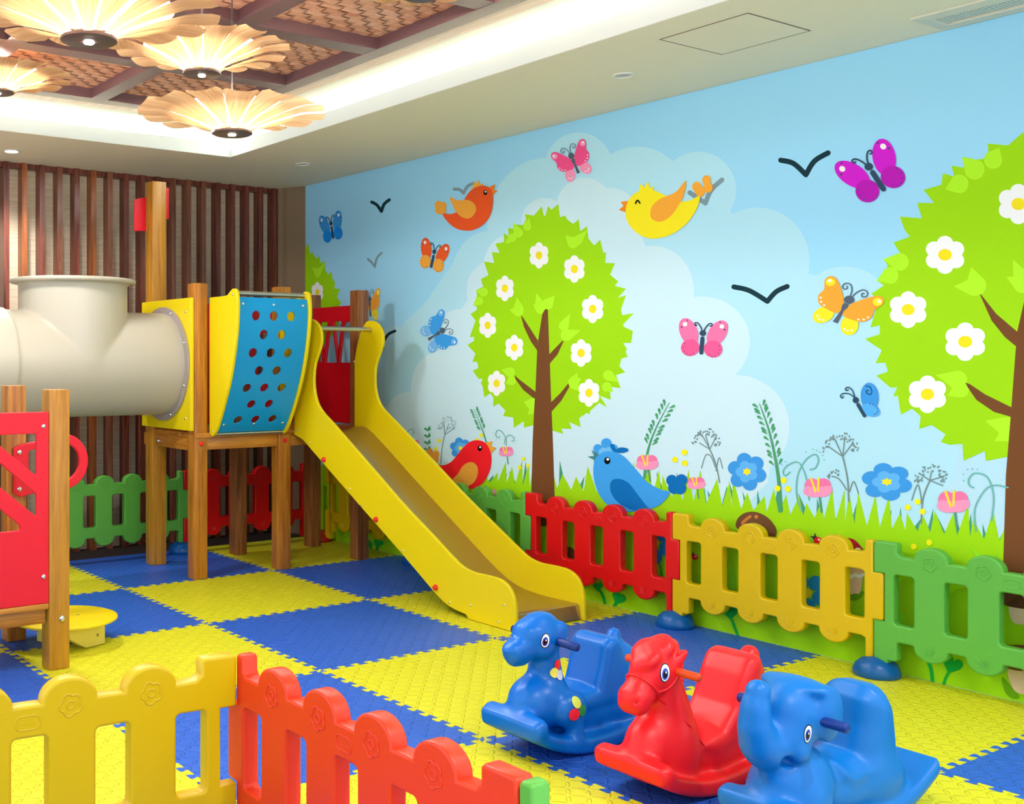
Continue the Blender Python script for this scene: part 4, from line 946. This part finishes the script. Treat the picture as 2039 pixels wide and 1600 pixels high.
# red side panel with the V bars, back panels
def net_panel(x, name, m):
    W_ = [[(.555, 1.30), (.555, 1.575), (.520, 1.575), (.470, 1.30)], [(.500, 1.575), (.400, 1.575), (.450, 1.325)], [(.378, 1.56), (.352, 1.56), (.290, 1.295), (.430, 1.295)],
          [(.330, 1.575), (.235, 1.575), (.283, 1.33)], [(.210, 1.57), (.195, 1.57), (.110, 1.57), (.110, 1.295), (.262, 1.295)]]
    W_ = [W_[0], W_[1], W_[2], W_[3], [(.212, 1.56), (.112, 1.575), (.112, 1.295), (.262, 1.295)]]
    return plate([round_poly([(-.575, .888), (-.08, .888), (-.08, 1.676), (-.575, 1.676)], .006)]+[round_poly([(-a, b) for a, b in h], .012) for h in W_], .02, .003, basis(x, 0, 0, (0, -1, 0), (0, 0, 1)))
link('barrier_panel', net_panel(1.70, 'barrier_panel', P_RED), P_RED, tower, smooth=35)['label'] = 'red side panel with V-shaped bars'
link('back_panel', plate([rrect(.56, 1.66, .885, 1.69, .006), rrect(1.30, 1.60, 1.16, 1.50, .06)[::-1]], .02, .003, basis(0, .684, 0, (1, 0, 0), (0, 0, 1))), P_RED, tower, smooth=35)['label'] = 'red back panel seen through the holes'
link('bracket', MB().box(1.655, 1.675, .565, .585, 1.52, 1.56).mesh(bevel=.002), chrome, tower)
link('sign_board', plate([round_poly([(.365, 2.139), (.50, 2.15), (.50, 2.38), (.365, 2.342)], .008)], .016, .002, basis(0, .665, 0, (1, 0, 0), (0, 0, 1))), P_REDB, tower, smooth=35)['label'] = 'red board behind the tall post'
link('sign_board', MB().box(.552, .574, .585, .603, 2.22, 2.425).mesh(bevel=.004), P_REDB, tower, smooth=40)['label'] = 'red board on the side of the tall post'

# ---------------------------------------------------------------- slide
slide = empty('slide', (1.385, -1.0, 0), 'yellow slide with a steel chute running down from the play tower', 'slide')
SO = [(-.024, 1.30), (-.065, 1.44), (-.135, 1.545), (-.20, 1.562), (-.265, 1.545), (-.318, 1.49), (-.325, 1.42), (-.295, 1.355), (-.258, 1.29), (-.243, 1.22), (-.246, 1.14), (-.275, 1.06), (-.335, 1.0), (-.45, .932), (-.62, .828), (-.83, .70), (-1.12, .522), (-1.38, .377), (-1.53, .292), (-1.60, .260), (-1.68, .245), (-1.78, .245), (-1.87, .240), (-1.93, .213), (-1.965, .165), (-1.980, .10), (-1.980, .002)]
SOb = [(-1.645, .002), (-1.622, .022), (-1.50, .038), (-1.38, .09), (-1.09, .262), (-.67, .50), (-.25, .742), (-.15, .80), (-.10, .822), (-.024, .842)]
top = [(v.x, v.y) for v in spline([(a, b, 0) for a, b in SO[:26]], False, 4)]+[SO[26]]
bot = [SOb[0]]+[(v.x, v.y) for v in spline([(a, b, 0) for a, b in SOb[1:]], False, 3)]
for xc, lb in ((1.152, 'near'), (1.620, 'far')): link('side_panel', side_plate(xc, top+bot, .020), P_YEL, slide, smooth=30)
BED = [(-.03, .880), (-.10, .884), (-.16, .876), (-.24, .838), (-.40, .742), (-.628, .600), (-1.038, .350), (-1.30, .192), (-1.42, .130), (-1.53, .094), (-1.65, .080), (-1.80, .078), (-1.935, .080), (-1.950, .074), (-1.965, .012)]
bs = spline([(a, b, 0) for a, b in BED[:-2]], False, 4)+[Vector((*BED[-2], 0)), Vector((*BED[-1], 0))]
c = MB(); X0, X1 = 1.162, 1.610
vs = []
for p in bs: vs += [(X0, p.x, p.y), (X1, p.x, p.y)]
nb = len(bs)
for p in bs: vs += [(X0, p.x+.0005, p.y-.006), (X1, p.x+.0005, p.y-.006)]
fs = [(2*i, 2*i+1, 2*i+3, 2*i+2) for i in range(nb-1)]+[(2*nb+2*i, 2*nb+2*i+2, 2*nb+2*i+3, 2*nb+2*i+1) for i in range(nb-1)]
c.add(vs, fs); link('chute', c.mesh(fix=False), mat('chute_steel', (.50, .40, .27, 1), .30, metal=1.0), slide, smooth=40)
link('grab_rail', MB().tube([(1.145, -.205, 1.505), (1.628, -.205, 1.505)], .014, 16).mesh(), steel, slide, smooth=60)
for y, z in ((-.361, .711), (-.88, .413), (-1.395, .119)): bolt(slide, (1.142, y, z), (-1, 0, 0), knob, .016, .018, 'knob')
for y, z in ((-.05, .87), (-.20, .80), (-.62, .56), (-.74, .475), (-1.12, .27), (-1.50, .06), (-1.66, .075), (-1.86, .03), (-1.90, .12)):
    bolt(slide, (1.142, y, z), (-1, 0, 0), chrome, .007, .004)
bolt(slide, (1.610, -.02, 1.30), (-1, 0, 0), chrome, .008, .004)

# ---------------------------------------------------------------- surface nets: smooth solids from distance fields
def nets(fn, lo, hi, h):
    lo = np.array(lo, float); nx, ny, nz = [int(math.ceil((b-a)/h))+1 for a, b in zip(lo, hi)]
    X = lo[0]+h*np.arange(nx)[:, None, None]; Y = lo[1]+h*np.arange(ny)[None, :, None]; Zz = lo[2]+h*np.arange(nz)[None, None, :]
    X, Y, Zz = np.broadcast_arrays(X, Y, Zz)
    D = fn(X, Y, Zz).astype(np.float32); S_ = D < 0
    cs = np.zeros((nx-1, ny-1, nz-1), int)
    for a in (0, 1):
        for b in (0, 1):
            for c_ in (0, 1): cs += S_[a:nx-1+a, b:ny-1+b, c_:nz-1+c_]
    act = (cs > 0) & (cs < 8); ids = -np.ones(act.shape, int); I = np.argwhere(act); ids[tuple(I.T)] = np.arange(len(I))
    acc = np.zeros((len(I), 3)); cnt = np.zeros(len(I))
    C8 = [(a, b, c_) for a in (0, 1) for b in (0, 1) for c_ in (0, 1)]
    for p in C8:
        for ax in range(3):
            if p[ax]: continue
            q = list(p); q[ax] = 1
            d0 = D[I[:, 0]+p[0], I[:, 1]+p[1], I[:, 2]+p[2]]; d1 = D[I[:, 0]+q[0], I[:, 1]+q[1], I[:, 2]+q[2]]
            m = (d0 < 0) != (d1 < 0); t = np.where(m, d0/np.where(m, d0-d1, 1), 0)
            P = np.tile(np.array(p, float), (len(I), 1)); P[:, ax] = t
            acc[m] += P[m]; cnt[m] += 1
    V = lo+h*(I+acc/cnt[:, None]); Fq = []
    for ax in range(3):
        u, v = (ax+1) % 3, (ax+2) % 3
        a = [slice(None)]*3; b = [slice(None)]*3; a[ax] = slice(0, -1); b[ax] = slice(1, None)
        s0 = S_[tuple(a)]; s1 = S_[tuple(b)]; E_ = np.argwhere(s0 != s1)
        E_ = E_[(E_[:, u] > 0) & (E_[:, v] > 0) & (E_[:, u] < D.shape[u]-1) & (E_[:, v] < D.shape[v]-1)]
        flip = s0[tuple(E_.T)]
        def g(du, dv):
            k = E_.copy(); k[:, u] += du; k[:, v] += dv; return ids[tuple(k.T)]
        q = np.stack([g(-1, -1), g(0, -1), g(0, 0), g(-1, 0)], 1); q[~flip] = q[~flip][:, ::-1]; Fq.append(q)
    Fq = np.concatenate(Fq); me = bpy.data.meshes.new('nets')
    me.vertices.add(len(V)); me.vertices.foreach_set('co', V.astype(np.float32).ravel())
    me.loops.add(len(Fq)*4); me.loops.foreach_set('vertex_index', Fq.ravel().astype(np.int32))
    me.polygons.add(len(Fq)); me.polygons.foreach_set('loop_start', np.arange(0, len(Fq)*4, 4, dtype=np.int32))
    me.update(calc_edges=True); me.validate(); return me
def relax(me, it=3, f=.5):
    bm = bmesh.new(); bm.from_mesh(me)
    for i in range(it): bmesh.ops.smooth_vert(bm, verts=bm.verts, factor=f, use_axis_x=True, use_axis_y=True, use_axis_z=True)
    bm.to_mesh(me); bm.free(); return me
def smin(a, b, k): 
    h = np.clip(.5+.5*(b-a)/k, 0, 1); return b*(1-h)+a*h-k*h*(1-h)
def smax(a, b, k): return -smin(-a, -b, k)
def s_caps(X, Y, Z_, a, b, ra, rb):
    a = np.array(a, float); b = np.array(b, float); d = b-a; L2 = d@d
    t = np.clip(((X-a[0])*d[0]+(Y-a[1])*d[1]+(Z_-a[2])*d[2])/L2, 0, 1)
    return np.sqrt((X-a[0]-t*d[0])**2+(Y-a[1]-t*d[1])**2+(Z_-a[2]-t*d[2])**2)-(ra+(rb-ra)*t)
def s_ell(X, Y, Z_, c, r, pitch=0):
    x = X-c[0]; y = Y-c[1]; z = Z_-c[2]; t = math.radians(pitch); x, z = x*math.cos(t)+z*math.sin(t), -x*math.sin(t)+z*math.cos(t)
    k0 = np.sqrt((x/r[0])**2+(y/r[1])**2+(z/r[2])**2); k1 = np.sqrt((x/r[0]**2)**2+(y/r[1]**2)**2+(z/r[2]**2)**2)+1e-9
    return k0*(k0-1)/k1
def s_poly(X, Z_, P):
    """signed distance to a closed polygon in the XZ plane"""
    P = np.array(P, float); d = np.full(X.shape, 1e9); s_ = np.ones(X.shape); n = len(P); j = n-1
    for i in range(n):
        e = P[j]-P[i]; wx = X-P[i, 0]; wz = Z_-P[i, 1]; t = np.clip((wx*e[0]+wz*e[1])/(e@e), 0, 1)
        bx = wx-e[0]*t; bz = wz-e[1]*t; d = np.minimum(d, bx*bx+bz*bz)
        c1 = Z_ >= P[i, 1]; c2 = Z_ < P[j, 1]; c3 = e[0]*wz > e[1]*wx
        fl = (c1 & c2 & c3) | (~c1 & ~c2 & ~c3); s_ = np.where(fl, -s_, s_); j = i
    return s_*np.sqrt(d)
def s_slab(X, Y, Z_, P, hw, r=.02):
    """profile P (XZ) extruded to half-width hw (number or array) with rounded rims"""
    a = s_poly(X, Z_, P)+r; b = np.abs(Y)-(hw-r)
    return np.minimum(np.maximum(a, b), 0)+np.sqrt(np.maximum(a, 0)**2+np.maximum(b, 0)**2)-r

# ---------------------------------------------------------------- crawl tunnel
tun = empty('crawl_tunnel', (-.6, TYC, 0), 'big pale grey plastic crawl tunnel with an open upright chimney', 'tunnel')
def tun_fn(X, Y, Z_):
    hr = np.sqrt((Y-TYC)**2+(Z_-TZC)**2); h_ = hr-TR
    sl = np.maximum(np.abs(hr-TR-.004)-.007, np.abs(X+.63)-.03)
    vr = np.sqrt((X+.17)**2+(Y-TYC)**2); v_ = np.maximum(vr-.317, np.maximum(Z_-1.775, TZC-Z_))
    fl = np.maximum(vr-.366, np.abs(Z_-1.772)-.012)-.002
    a = smin(h_, v_, .005); a = smin(a, fl, .014); a = np.minimum(a, np.maximum(hr-TR-.012, np.abs(X+1.2)-.60))
    a = np.maximum(a, -np.maximum(vr-.300, 1.45-Z_))          # open chimney
    a = np.maximum(a, -(hr-.290))
    a = np.maximum(a, X-.424)
    return a
me = nets(tun_fn, (-1.7, TYC-.40, TZC-.36), (.44, TYC+.40, 1.81), .0115)
link('tube', me, mat('tunnel_plastic', rgb(182, 174, 154), .34, grain=900, gs=.2), tun, smooth=True)
m = MB().lathe([(.296, -.012), (.352, -.012), (.352, .0), (.296, .0)], (.4195, TYC, TZC), 56, axis='X')
link('flange', m.mesh(), mat('tunnel_flange', rgb(158, 146, 140), .4), tun, smooth=40)
for k in range(8):
    a = 2*math.pi*(k+.5)/8; bolt(tun, (.4065, TYC+.335*math.cos(a), TZC+.335*math.sin(a)), (-1, 0, 0), chrome, .010, .010)
# support frame of the far tunnel end (outside the photo)
link('support_leg', MB().box(-1.52, -1.44, TYC-.04, TYC+.04, 0, TZC-TR+.01).mesh(bevel=.006), WO, tun, smooth=40)

# ---------------------------------------------------------------- left play house
ph = empty('play_house', (-1.2, -1.05, 0), 'low wooden play house with a bright red cut-out panel at the left edge', 'play house')
for x, y, z in ((-.915, -1.335, 1.183), (-.910, -.775, 1.19), (-1.505, -1.335, 1.183), (-1.505, -.775, 1.19)): post(ph, x, y, z, WOy if y < -1 else WO, .092)
H = [[(-1.222, 1.0), (-1.015, 1.0), (-1.015, .823)], [(-1.42, 1.0), (-1.30, 1.0), (-1.015, .747), (-1.015, .653)], [(-1.42, .915), (-1.085, .622), (-1.085, .600), (-1.42, .600)]]
link('front_panel', plate([rrect(-1.455, -.962, .287, 1.09, .004)]+[round_poly(h, .012) for h in H], .020, .003, basis(0, -1.371, 0, (1, 0, 0), (0, 0, 1))), P_REDB, ph, smooth=35)['label'] = 'bright red panel with slanting cut-outs'
link('platform', MB().box(-1.46, -.963, -1.385, -.72, .262, .286).mesh(bevel=.004), WOx, ph, smooth=40)
link('beam', MB().box(-1.455, -.97, -1.36, -1.32, .198, .261).mesh(bevel=.004), WOx, ph, smooth=40)
link('beam', MB().box(-1.455, -.96, -.80, -.76, .198, .261).mesh(bevel=.004), WOx, ph, smooth=40)
ringo = round_poly([(-.925, .674), (-.925, .917)], 0)
Lp = [(-.70+.135*math.cos(math.radians(a)), .825+.135*math.sin(math.radians(a))) for a in range(-90, 91, 9)]+[(-.76, .952), (-.80, .930), (-.90, .917), (-.93, .90), (-.93, .69), (-.90, .672), (-.80, .690)]
Li = [(-.70+.090*math.cos(math.radians(a)), .825+.090*math.sin(math.radians(a))) for a in range(-90, 91, 9)]+[(-.86, .885), (-.86, .765)]
link('hoop', plate([Lp, round_poly(Li, .01)], .022, .005, basis(0, -.833, 0, (1, 0, 0), (0, 0, 1))), P_REDB, ph, smooth=35)['label'] = 'red grab hoop'
for p in ((-.905, -.8445, .88), (-.905, -.8445, .71)): bolt(ph, p, (0, -1, 0), chrome, .012, .008)
for p in ((-.985, -1.3815, 1.03), (-.985, -1.3815, .40)): bolt(ph, p, (0, -1, 0), chrome, .010, .005)
bolt(ph, (-.905, -1.3815, .215), (0, -1, 0), chrome, .014, .010)
# little round table
tb = empty('toddler_table', (-.735, -.99, 0), 'low round yellow plastic table beside the left play house', 'low table')
link('table_top', MB().lathe([(.001, .128), (.220, .128), (.235, .123), (.236, .116), (.225, .110), (.001, .106)], (-.735, -.99, 0), 64).mesh(), P_YEL, tb, smooth=40)
leg = plate([round_poly([(-.115, .107), (.09, .107), (.09, .002), (-.02, .002), (-.115, .06)], .004)], .06, .003, basis(-.68, -1.09, 0, (math.cos(.3), math.sin(.3), 0), (0, 0, 1)))
link('leg', leg, mat('leg_cream', rgb(236, 214, 90), .45), tb, smooth=35)
leg = plate([round_poly([(-.09, .107), (.09, .107), (.09, .002), (-.09, .002)], .004)], .06, .003, basis(-.74, -.88, 0, (math.cos(.3), math.sin(.3), 0), (0, 0, 1)))
link('leg', leg, mat('leg_cream', rgb(236, 214, 90), .45), tb, smooth=35)
bolt(tb, (-.628, -1.104, .05), (.3, -.95, 0), mat('bolt_brass', rgb(150, 140, 60), .4), .008, .003)
bolt(tb, (-.68, -1.0, .128), (0, 0, 1), mat('bolt_brass', rgb(150, 140, 60), .4), .007, .003)
# ---------------------------------------------------------------- rocking toys
# local frame: x from nose board (0) to tail, y sideways (camera side negative), z up
def rocker_poly(L, zc, th=.042):
    """side profile of the rocker board, curved underneath"""
    def zb(x): return .108*((x-zc)/(.5*L))**2 if x < zc else .105*((x-zc)/(L-zc))**2
    n = 24; lo = [(L*i/n, zb(L*i/n)) for i in range(n+1)]; up = [(x, z+th+.012*(1-abs(x-zc)/L)) for x, z in lo]
    return lo+up[::-1]
def eye_parts(root, fn, x, z, side, rx=.019, rz=.026, lean=.15):
    """painted eye: white oval with a blue iris and black pupil laid on the surface"""
    def patch(name, cx, cz, a, b, off, m, par):
        vs = []; N = 20; R = 4
        for i in range(R+1):
            for j in range(N if i else 1):
                t = 2*math.pi*j/N; u = a*i/R*math.cos(t); v = b*i/R*math.sin(t); px = cx+u+lean*v; pz = cz+v
                vs.append((px, pz))
        P = np.array(vs); y = np.full(len(P), .20*side)
        for k in range(60):
            d = fn(P[:, 0], y, P[:, 1]); y = y-side*np.clip(d, -.01, .01)*.8
        V = [(p[0], yy+side*off, p[1]) for p, yy in zip(vs, y)]
        fs = [(0, 1+j, 1+(j+1) % N) for j in range(N)]+[(1+i*N+j, 1+(i+1)*N+j, 1+(i+1)*N+(j+1) % N, 1+i*N+(j+1) % N) for i in range(R-1) for j in range(N)]
        if side > 0: fs = [f[::-1] for f in fs]
        me = bpy.data.meshes.new(name); me.from_pydata(V, [], fs); me.update()
        return link(name, me, m, par, world=False, smooth=True)
    e = patch('eye', x, z, rx, rz, .0010, mat('eye_white', rgb(245, 245, 245), .25), root)
    k = rx
    for nm, dx, dz, s_, o_, c in (('outline', 0, 0, 1.14, .0005, (20, 26, 40)), ('iris', -.12, -.12, .70, .0016, (40, 80, 190)), ('pupil', -.16, -.16, .46, .0021, (8, 8, 12)), ('glint', .02, .08, .14, .0026, (255, 255, 255))):
        patch(nm, x+dx*rx, z+dz*rz, rx*s_, rz*s_, o_, mat('eye_'+nm, rgb(*c), .25), e)
    return patch
def handle(root, x, z, hw, m, r=.0125):
    pts = [(x, -hw, z), (x, -hw+.004, z), (x, 0, z), (x, hw-.004, z), (x, hw, z)]
    link('handle', MB().tube(pts, [r*.7, r, r*.95, r, r*.7], 20).mesh(), m, root, world=False, smooth=60)
T_RED = plastic('toy_red', (232, 26, 30), .36, .12); T_BLUE = plastic('toy_blue', (0, 104, 196), .30, .10); T_BLUE2 = plastic('toy_blue_elephant', (0, 108, 186), .38, .12)
T_OR = plastic('handle_orange', (226, 72, 22), .3, .05); T_DB = plastic('handle_blue', (4, 48, 126), .3, .05)
GROOVE = .004

def horse_fn(X, Y, Z_):
    A = np.abs(Y)
    d = s_slab(X, Y, Z_, rocker_poly(.68, .30), .13, .016)
    # front cross bar
    d = smin(d, s_caps(X, A, Z_, (.035, 0, .118), (.035, .112, .112), .026, .026), .02)
    # belly / chest
    d = smin(d, s_ell(X, Y, Z_, (.155, 0, .145), (.135, .085, .105)), .03)
    d = smin(d, s_ell(X, A, Z_, (.175, .055, .120), (.075, .045, .085), -10), .02)       # shoulders / front legs
    d = smin(d, s_ell(X, Y, Z_, (.33, 0, .10), (.17, .082, .075)), .03)
    d = smin(d, s_slab(X, Y, Z_, [(.30, .06), (.30, .155), (.35, .165), (.41, .225), (.452, .32), (.485, .365), (.53, .372), (.565, .345), (.60, .25), (.625, .13), (.60, .06)], .082, .035), .03)
    d = smin(d, s_ell(X, A, Z_, (.50, .062, .16), (.095, .040, .12)), .022)              # haunches
    # saddle: raised lip along the seat back
    seat = s_slab(X, Y, Z_, [(.262, .150), (.30, .156), (.355, .170), (.412, .232), (.450, .318), (.480, .366), (.515, .378), (.54, .365), (.53, .31), (.47, .20), (.40, .125), (.30, .105), (.24, .14)], .088, .022)
    d = smin(d, seat, .018)
    d = smin(d, s_caps(X, Y, Z_, (.565, 0, .33), (.592, 0, .352), .030, .026), .02)      # tail
    d = smin(d, s_caps(X, Y, Z_, (.592, 0, .352), (.612, 0, .24), .024, .030), .02)
    # neck and head
    d = smin(d, s_caps(X, Y, Z_, (.185, 0, .20), (.150, 0, .350), .082, .058), .03)
    d = smin(d, s_ell(X, Y, Z_, (.118, 0, .375), (.075, .058, .070), 0), .02)
    d = smin(d, s_caps(X, Y, Z_, (.095, 0, .355), (.042, 0, .305), .052, .046), .02)
    d = smin(d, s_caps(X, A, Z_, (.034, .012, .300), (.030, .014, .290), .040, .036), .012)
    d = smin(d, s_caps(X, A, Z_, (.170, .044, .400), (.190, .058, .428), .020, .012), .016)   # ears
    # forelock and mane curls
    for c, r in (((.100, .014, .430), .040), ((.078, -.016, .418), .034), ((.062, .004, .402), .026), ((.138, -.004, .436), .044), ((.176, .0, .424), .038), ((.200, .0, .398), .032), ((.214, 0, .364), .028), ((.222, 0, .328), .026)):
        d = smin(d, s_ell(X, Y, Z_, c, (r*1.25, r*1.1, r*.62), 38), .008)
    # bridle
    # nostrils, mouth, collar groove
    d = smax(d, -s_ell(X, A, Z_, (.010, .030, .300), (.006, .006, .006)), .004)
    return d
def stamp(root, patchfn=None): pass
def toy(name, label, x0, y0, yaw, fn, hi, h, m, part='body'):
    r = empty(name, (x0, y0, 0), label, 'rocking toy', 'plastic rocking animals', math.radians(yaw))
    me = relax(nets(fn, (-.08, -.16, -.02), hi, h), 4, .5)
    link(part, me, m, r, world=False, smooth=True)
    return r
horse = toy('rocking_horse', 'red plastic rocking horse with orange handles, between two blue animals', -.02, -3.63, 0, horse_fn, (.72, .16, .50), .0065, T_RED)
for s in (-1, 1): eye_parts(horse, horse_fn, .102, .380, s, .017, .024)
handle(horse, .160, .374, .135, T_OR)
def on_surface(fn, c, dirs, off):
    """points where rays from the inside point c leave the body"""
    c = np.array(c, float); D = np.array(dirs, float); D /= np.linalg.norm(D, axis=1)[:, None]; t = np.full(len(D), .01)
    for k in range(80):
        P = c+D*t[:, None]; t = t+np.clip(-fn(P[:, 0], P[:, 1], P[:, 2]), -.01, .01)*.8
    return [tuple(p) for p in c+D*(t+off)[:, None]]
def bridle(root):
    u = np.array((-.69, 0, .72)); v = np.array((0, 1.0, 0)); c = (.070, 0, .333); mb = MB()
    mb.tube(on_surface(horse_fn, c, [u*math.cos(a)+v*math.sin(a) for a in [2*math.pi*i/40 for i in range(40)]], .001), .0042, 8, closed=True)
    for s in (-1, 1):
        pts = []
        for k in range(9):
            q = k/8; x = .078+.085*q; z = .325+.050*q-.018*math.sin(q*math.pi); y = np.array([.16*s])
            for it in range(60): y = y-s*np.clip(horse_fn(np.array([x]), y, np.array([z])), -.01, .01)*.8
            pts.append((x, float(y[0])+s*.001, z))
        mb.tube(pts, .0038, 8)
    link('bridle', mb.mesh(), T_RED, root, world=False, smooth=True)
bridle(horse)

def deer_fn(X, Y, Z_):
    A = np.abs(Y)
    d = s_slab(X, Y, Z_, rocker_poly(.68, .31), .13, .018)
    d = smin(d, s_caps(X, A, Z_, (.038, 0, .130), (.038, .108, .126), .030, .030), .02)
    d = smin(d, s_ell(X, Y, Z_, (.150, 0, .168), (.118, .092, .092)), .022)                 # chest
    d = smin(d, s_ell(X, A, Z_, (.205, .080, .150), (.070, .046, .062)), .012)            # bent front legs
    d = smin(d, s_caps(X, A, Z_, (.215, .094, .12), (.215, .094, .06), .028, .034), .014)
    d = smin(d, s_ell(X, Y, Z_, (.36, 0, .11), (.19, .082, .085)), .03)
    seat = s_slab(X, Y, Z_, [(.235, .20), (.29, .188), (.345, .195), (.370, .27), (.385, .335), (.41, .358), (.455, .352), (.475, .32), (.50, .20), (.45, .13), (.30, .12), (.23, .15)], .088, .030)
    d = smin(d, seat, .012)
    d = smin(d, s_ell(X, Y, Z_, (.520, 0, .20), (.105, .095, .125), 12), .025)             # rump
    d = smin(d, s_ell(X, A, Z_, (.50, .065, .12), (.085, .042, .085)), .02)
    d = smin(d, s_caps(X, Y, Z_, (.505, 0, .300), (.515, 0, .340), .036, .024), .02)       # tail
    d = smin(d, s_caps(X, Y, Z_, (.180, 0, .23), (.165, 0, .335), .058, .052), .025)        # neck
    d = smin(d, s_ell(X, Y, Z_, (.150, 0, .390), (.086, .064, .070), 0), .02)
    d = smin(d, s_caps(X, Y, Z_, (.120, 0, .372), (.036, 0, .348), .056, .042), .03)
    d = smin(d, s_ell(X, Y, Z_, (.098, 0, .402), (.050, .052, .040), -20), .02)
    d = smin(d, s_ell(X, A, Z_, (.128, .040, .355), (.036, .026, .034)), .010)             # cheeks
    d = smin(d, s_ell(X, Y, Z_, (.002, 0, .356), (.014, .020, .012)), .010)                # nose
    d = smin(d, s_caps(X, Y, Z_, (.062, 0, .326), (.034, 0, .322), .030, .024), .012)      # chin
    d = smin(d, s_ell(X, A, Z_, (.205, .050, .400), (.026, .014, .036)), .02)             # folded ears
    d = smin(d, s_ell(X, Y, Z_, (.150, 0, .440), (.055, .040, .022)), .014)                # tuft
    for k in range(5):                                                                      # paw mark
        t = 2*math.pi*k/5; d = smin(d, s_ell(X, Y, Z_, (.088+.014*math.cos(t), .016*math.sin(t), .432-.4*.014*math.cos(t)), (.006, .006, .006)), .004)
    return d
deer = toy('rocking_deer', 'blue plastic rocking deer with coloured round spots on neck and shoulder', -.07, -3.18, 0, deer_fn, (.72, .16, .50), .0065, T_BLUE)
for s in (-1, 1): pf = eye_parts(deer, deer_fn, .112, .386, s, .015, .021)
def spots(root, fn, side, L):
    for x, z, r, c in L:
        vs = [(0, 0)]; N = 20; R = 3
        for i in range(1, R+1):
            for j in range(N): t = 2*math.pi*j/N; vs.append((r*i/R*math.cos(t), r*i/R*math.sin(t)))
        P = np.array(vs)+np.array((x, z)); y = np.full(len(P), .20*side)
        for k in range(60): y = y-side*np.clip(fn(P[:, 0], y, P[:, 1]), -.01, .01)*.8
        V = [(p[0], yy+side*.0030, p[1]) for p, yy in zip(P, y)]
        fs = [(0, 1+j, 1+(j+1) % N) for j in range(N)]+[(1+i*N+j, 1+(i+1)*N+j, 1+(i+1)*N+(j+1) % N, 1+i*N+(j+1) % N) for i in range(R-1) for j in range(N)]
        if side > 0: fs = [f[::-1] for f in fs]
        me = bpy.data.meshes.new('spot'); me.from_pydata(V, [], fs); me.update()
        link('spot', me, mat('spot_%d_%d_%d' % c, rgb(*c), .3), root, world=False, smooth=True)
SPC = ((.178, .297, .016, (232, 36, 48)), (.162, .272, .0165, (226, 230, 90)), (.185, .262, .0165, (206, 214, 240)), (.198, .184, .018, (206, 226, 80)), (.182, .148, .020, (228, 40, 60)), (.218, .156, .019, (24, 140, 70)))
for s in (-1, 1): spots(deer, deer_fn, s, SPC)
handle(deer, .172, .374, .150, T_DB, .014)

def ele_fn(X, Y, Z_):
    A = np.abs(Y)
    d = s_slab(X, Y, Z_, rocker_poly(.69, .31), .13, .018)
    d = smin(d, s_caps(X, A, Z_, (.038, 0, .118), (.038, .108, .114), .028, .028), .02)
    d = smin(d, s_ell(X, Y, Z_, (.155, 0, .150), (.125, .098, .115)), .03)                  # chest
    d = smin(d, s_ell(X, A, Z_, (.135, .070, .105), (.060, .045, .085)), .02)
    d = smin(d, s_ell(X, Y, Z_, (.36, 0, .11), (.18, .092, .085)), .03)
    seat = s_slab(X, Y, Z_, [(.255, .215), (.32, .195), (.375, .205), (.395, .28), (.405, .35), (.44, .385), (.495, .378), (.535, .33), (.555, .22), (.54, .13), (.30, .11), (.25, .15)], .098, .075)
    d = smin(d, seat, .018)
    d = smin(d, s_ell(X, A, Z_, (.47, .070, .12), (.100, .045, .085)), .02)
    d = smin(d, s_caps(X, Y, Z_, (.575, 0, .17), (.605, 0, .11), .020, .026), .015)         # tail
    d = smin(d, s_ell(X, Y, Z_, (.140, 0, .345), (.088, .085, .092), 0), .02)               # head
    d = smin(d, s_ell(X, Y, Z_, (.105, 0, .285), (.070, .074, .070), 0), .03)
    # ears: upright flaps
    d = smin(d, s_ell(X, A, Z_, (.190, .086, .355), (.052, .024, .075), -8), .018)
    d = smin(d, s_ell(X, Y, Z_, (.165, 0, .420), (.052, .098, .022)), .016)
    # trunk: out, down a little, then up
    P = [(.075, .285, .052), (.032, .268, .047), (.002, .290, .041), (-.012, .335, .036), (-.010, .382, .031), (.002, .425, .028)]
    for (x0, z0, r0), (x1, z1, r1) in zip(P, P[1:]): d = smin(d, s_caps(X, Y, Z_, (x0, 0, z0), (x1, 0, z1), r0, r1), .03)
    d = smin(d, s_ell(X, Y, Z_, (.004, 0, .428), (.032, .032, .028)), .008)
    # lower lip and open mouth
    d = smin(d, s_caps(X, Y, Z_, (.085, 0, .225), (.055, 0, .205), .040, .028), .015)
    d = smax(d, -s_ell(X, A, Z_, (.064, .046, .240), (.030, .026, .016), -20), .010)
    d = smin(d, s_ell(X, A, Z_, (.100, .060, .262), (.030, .022, .026)), .014)              # cheeks
    for k in range(3): d = smin(d, s_caps(X, A, Z_, (.070-.010*k, .0, .362-.014*k), (.078-.010*k, .050, .352-.014*k), .007, .004), .006)
    return d
eleph = toy('rocking_elephant', 'blue plastic rocking elephant with raised trunk at the lower right', .01, -4.04, 0, ele_fn, (.72, .16, .50), .0065, T_BLUE2)
for s in (-1, 1): eye_parts(eleph, ele_fn, .104, .316, s, .011, .022, .1)
handle(eleph, .150, .345, .162, T_DB, .014)
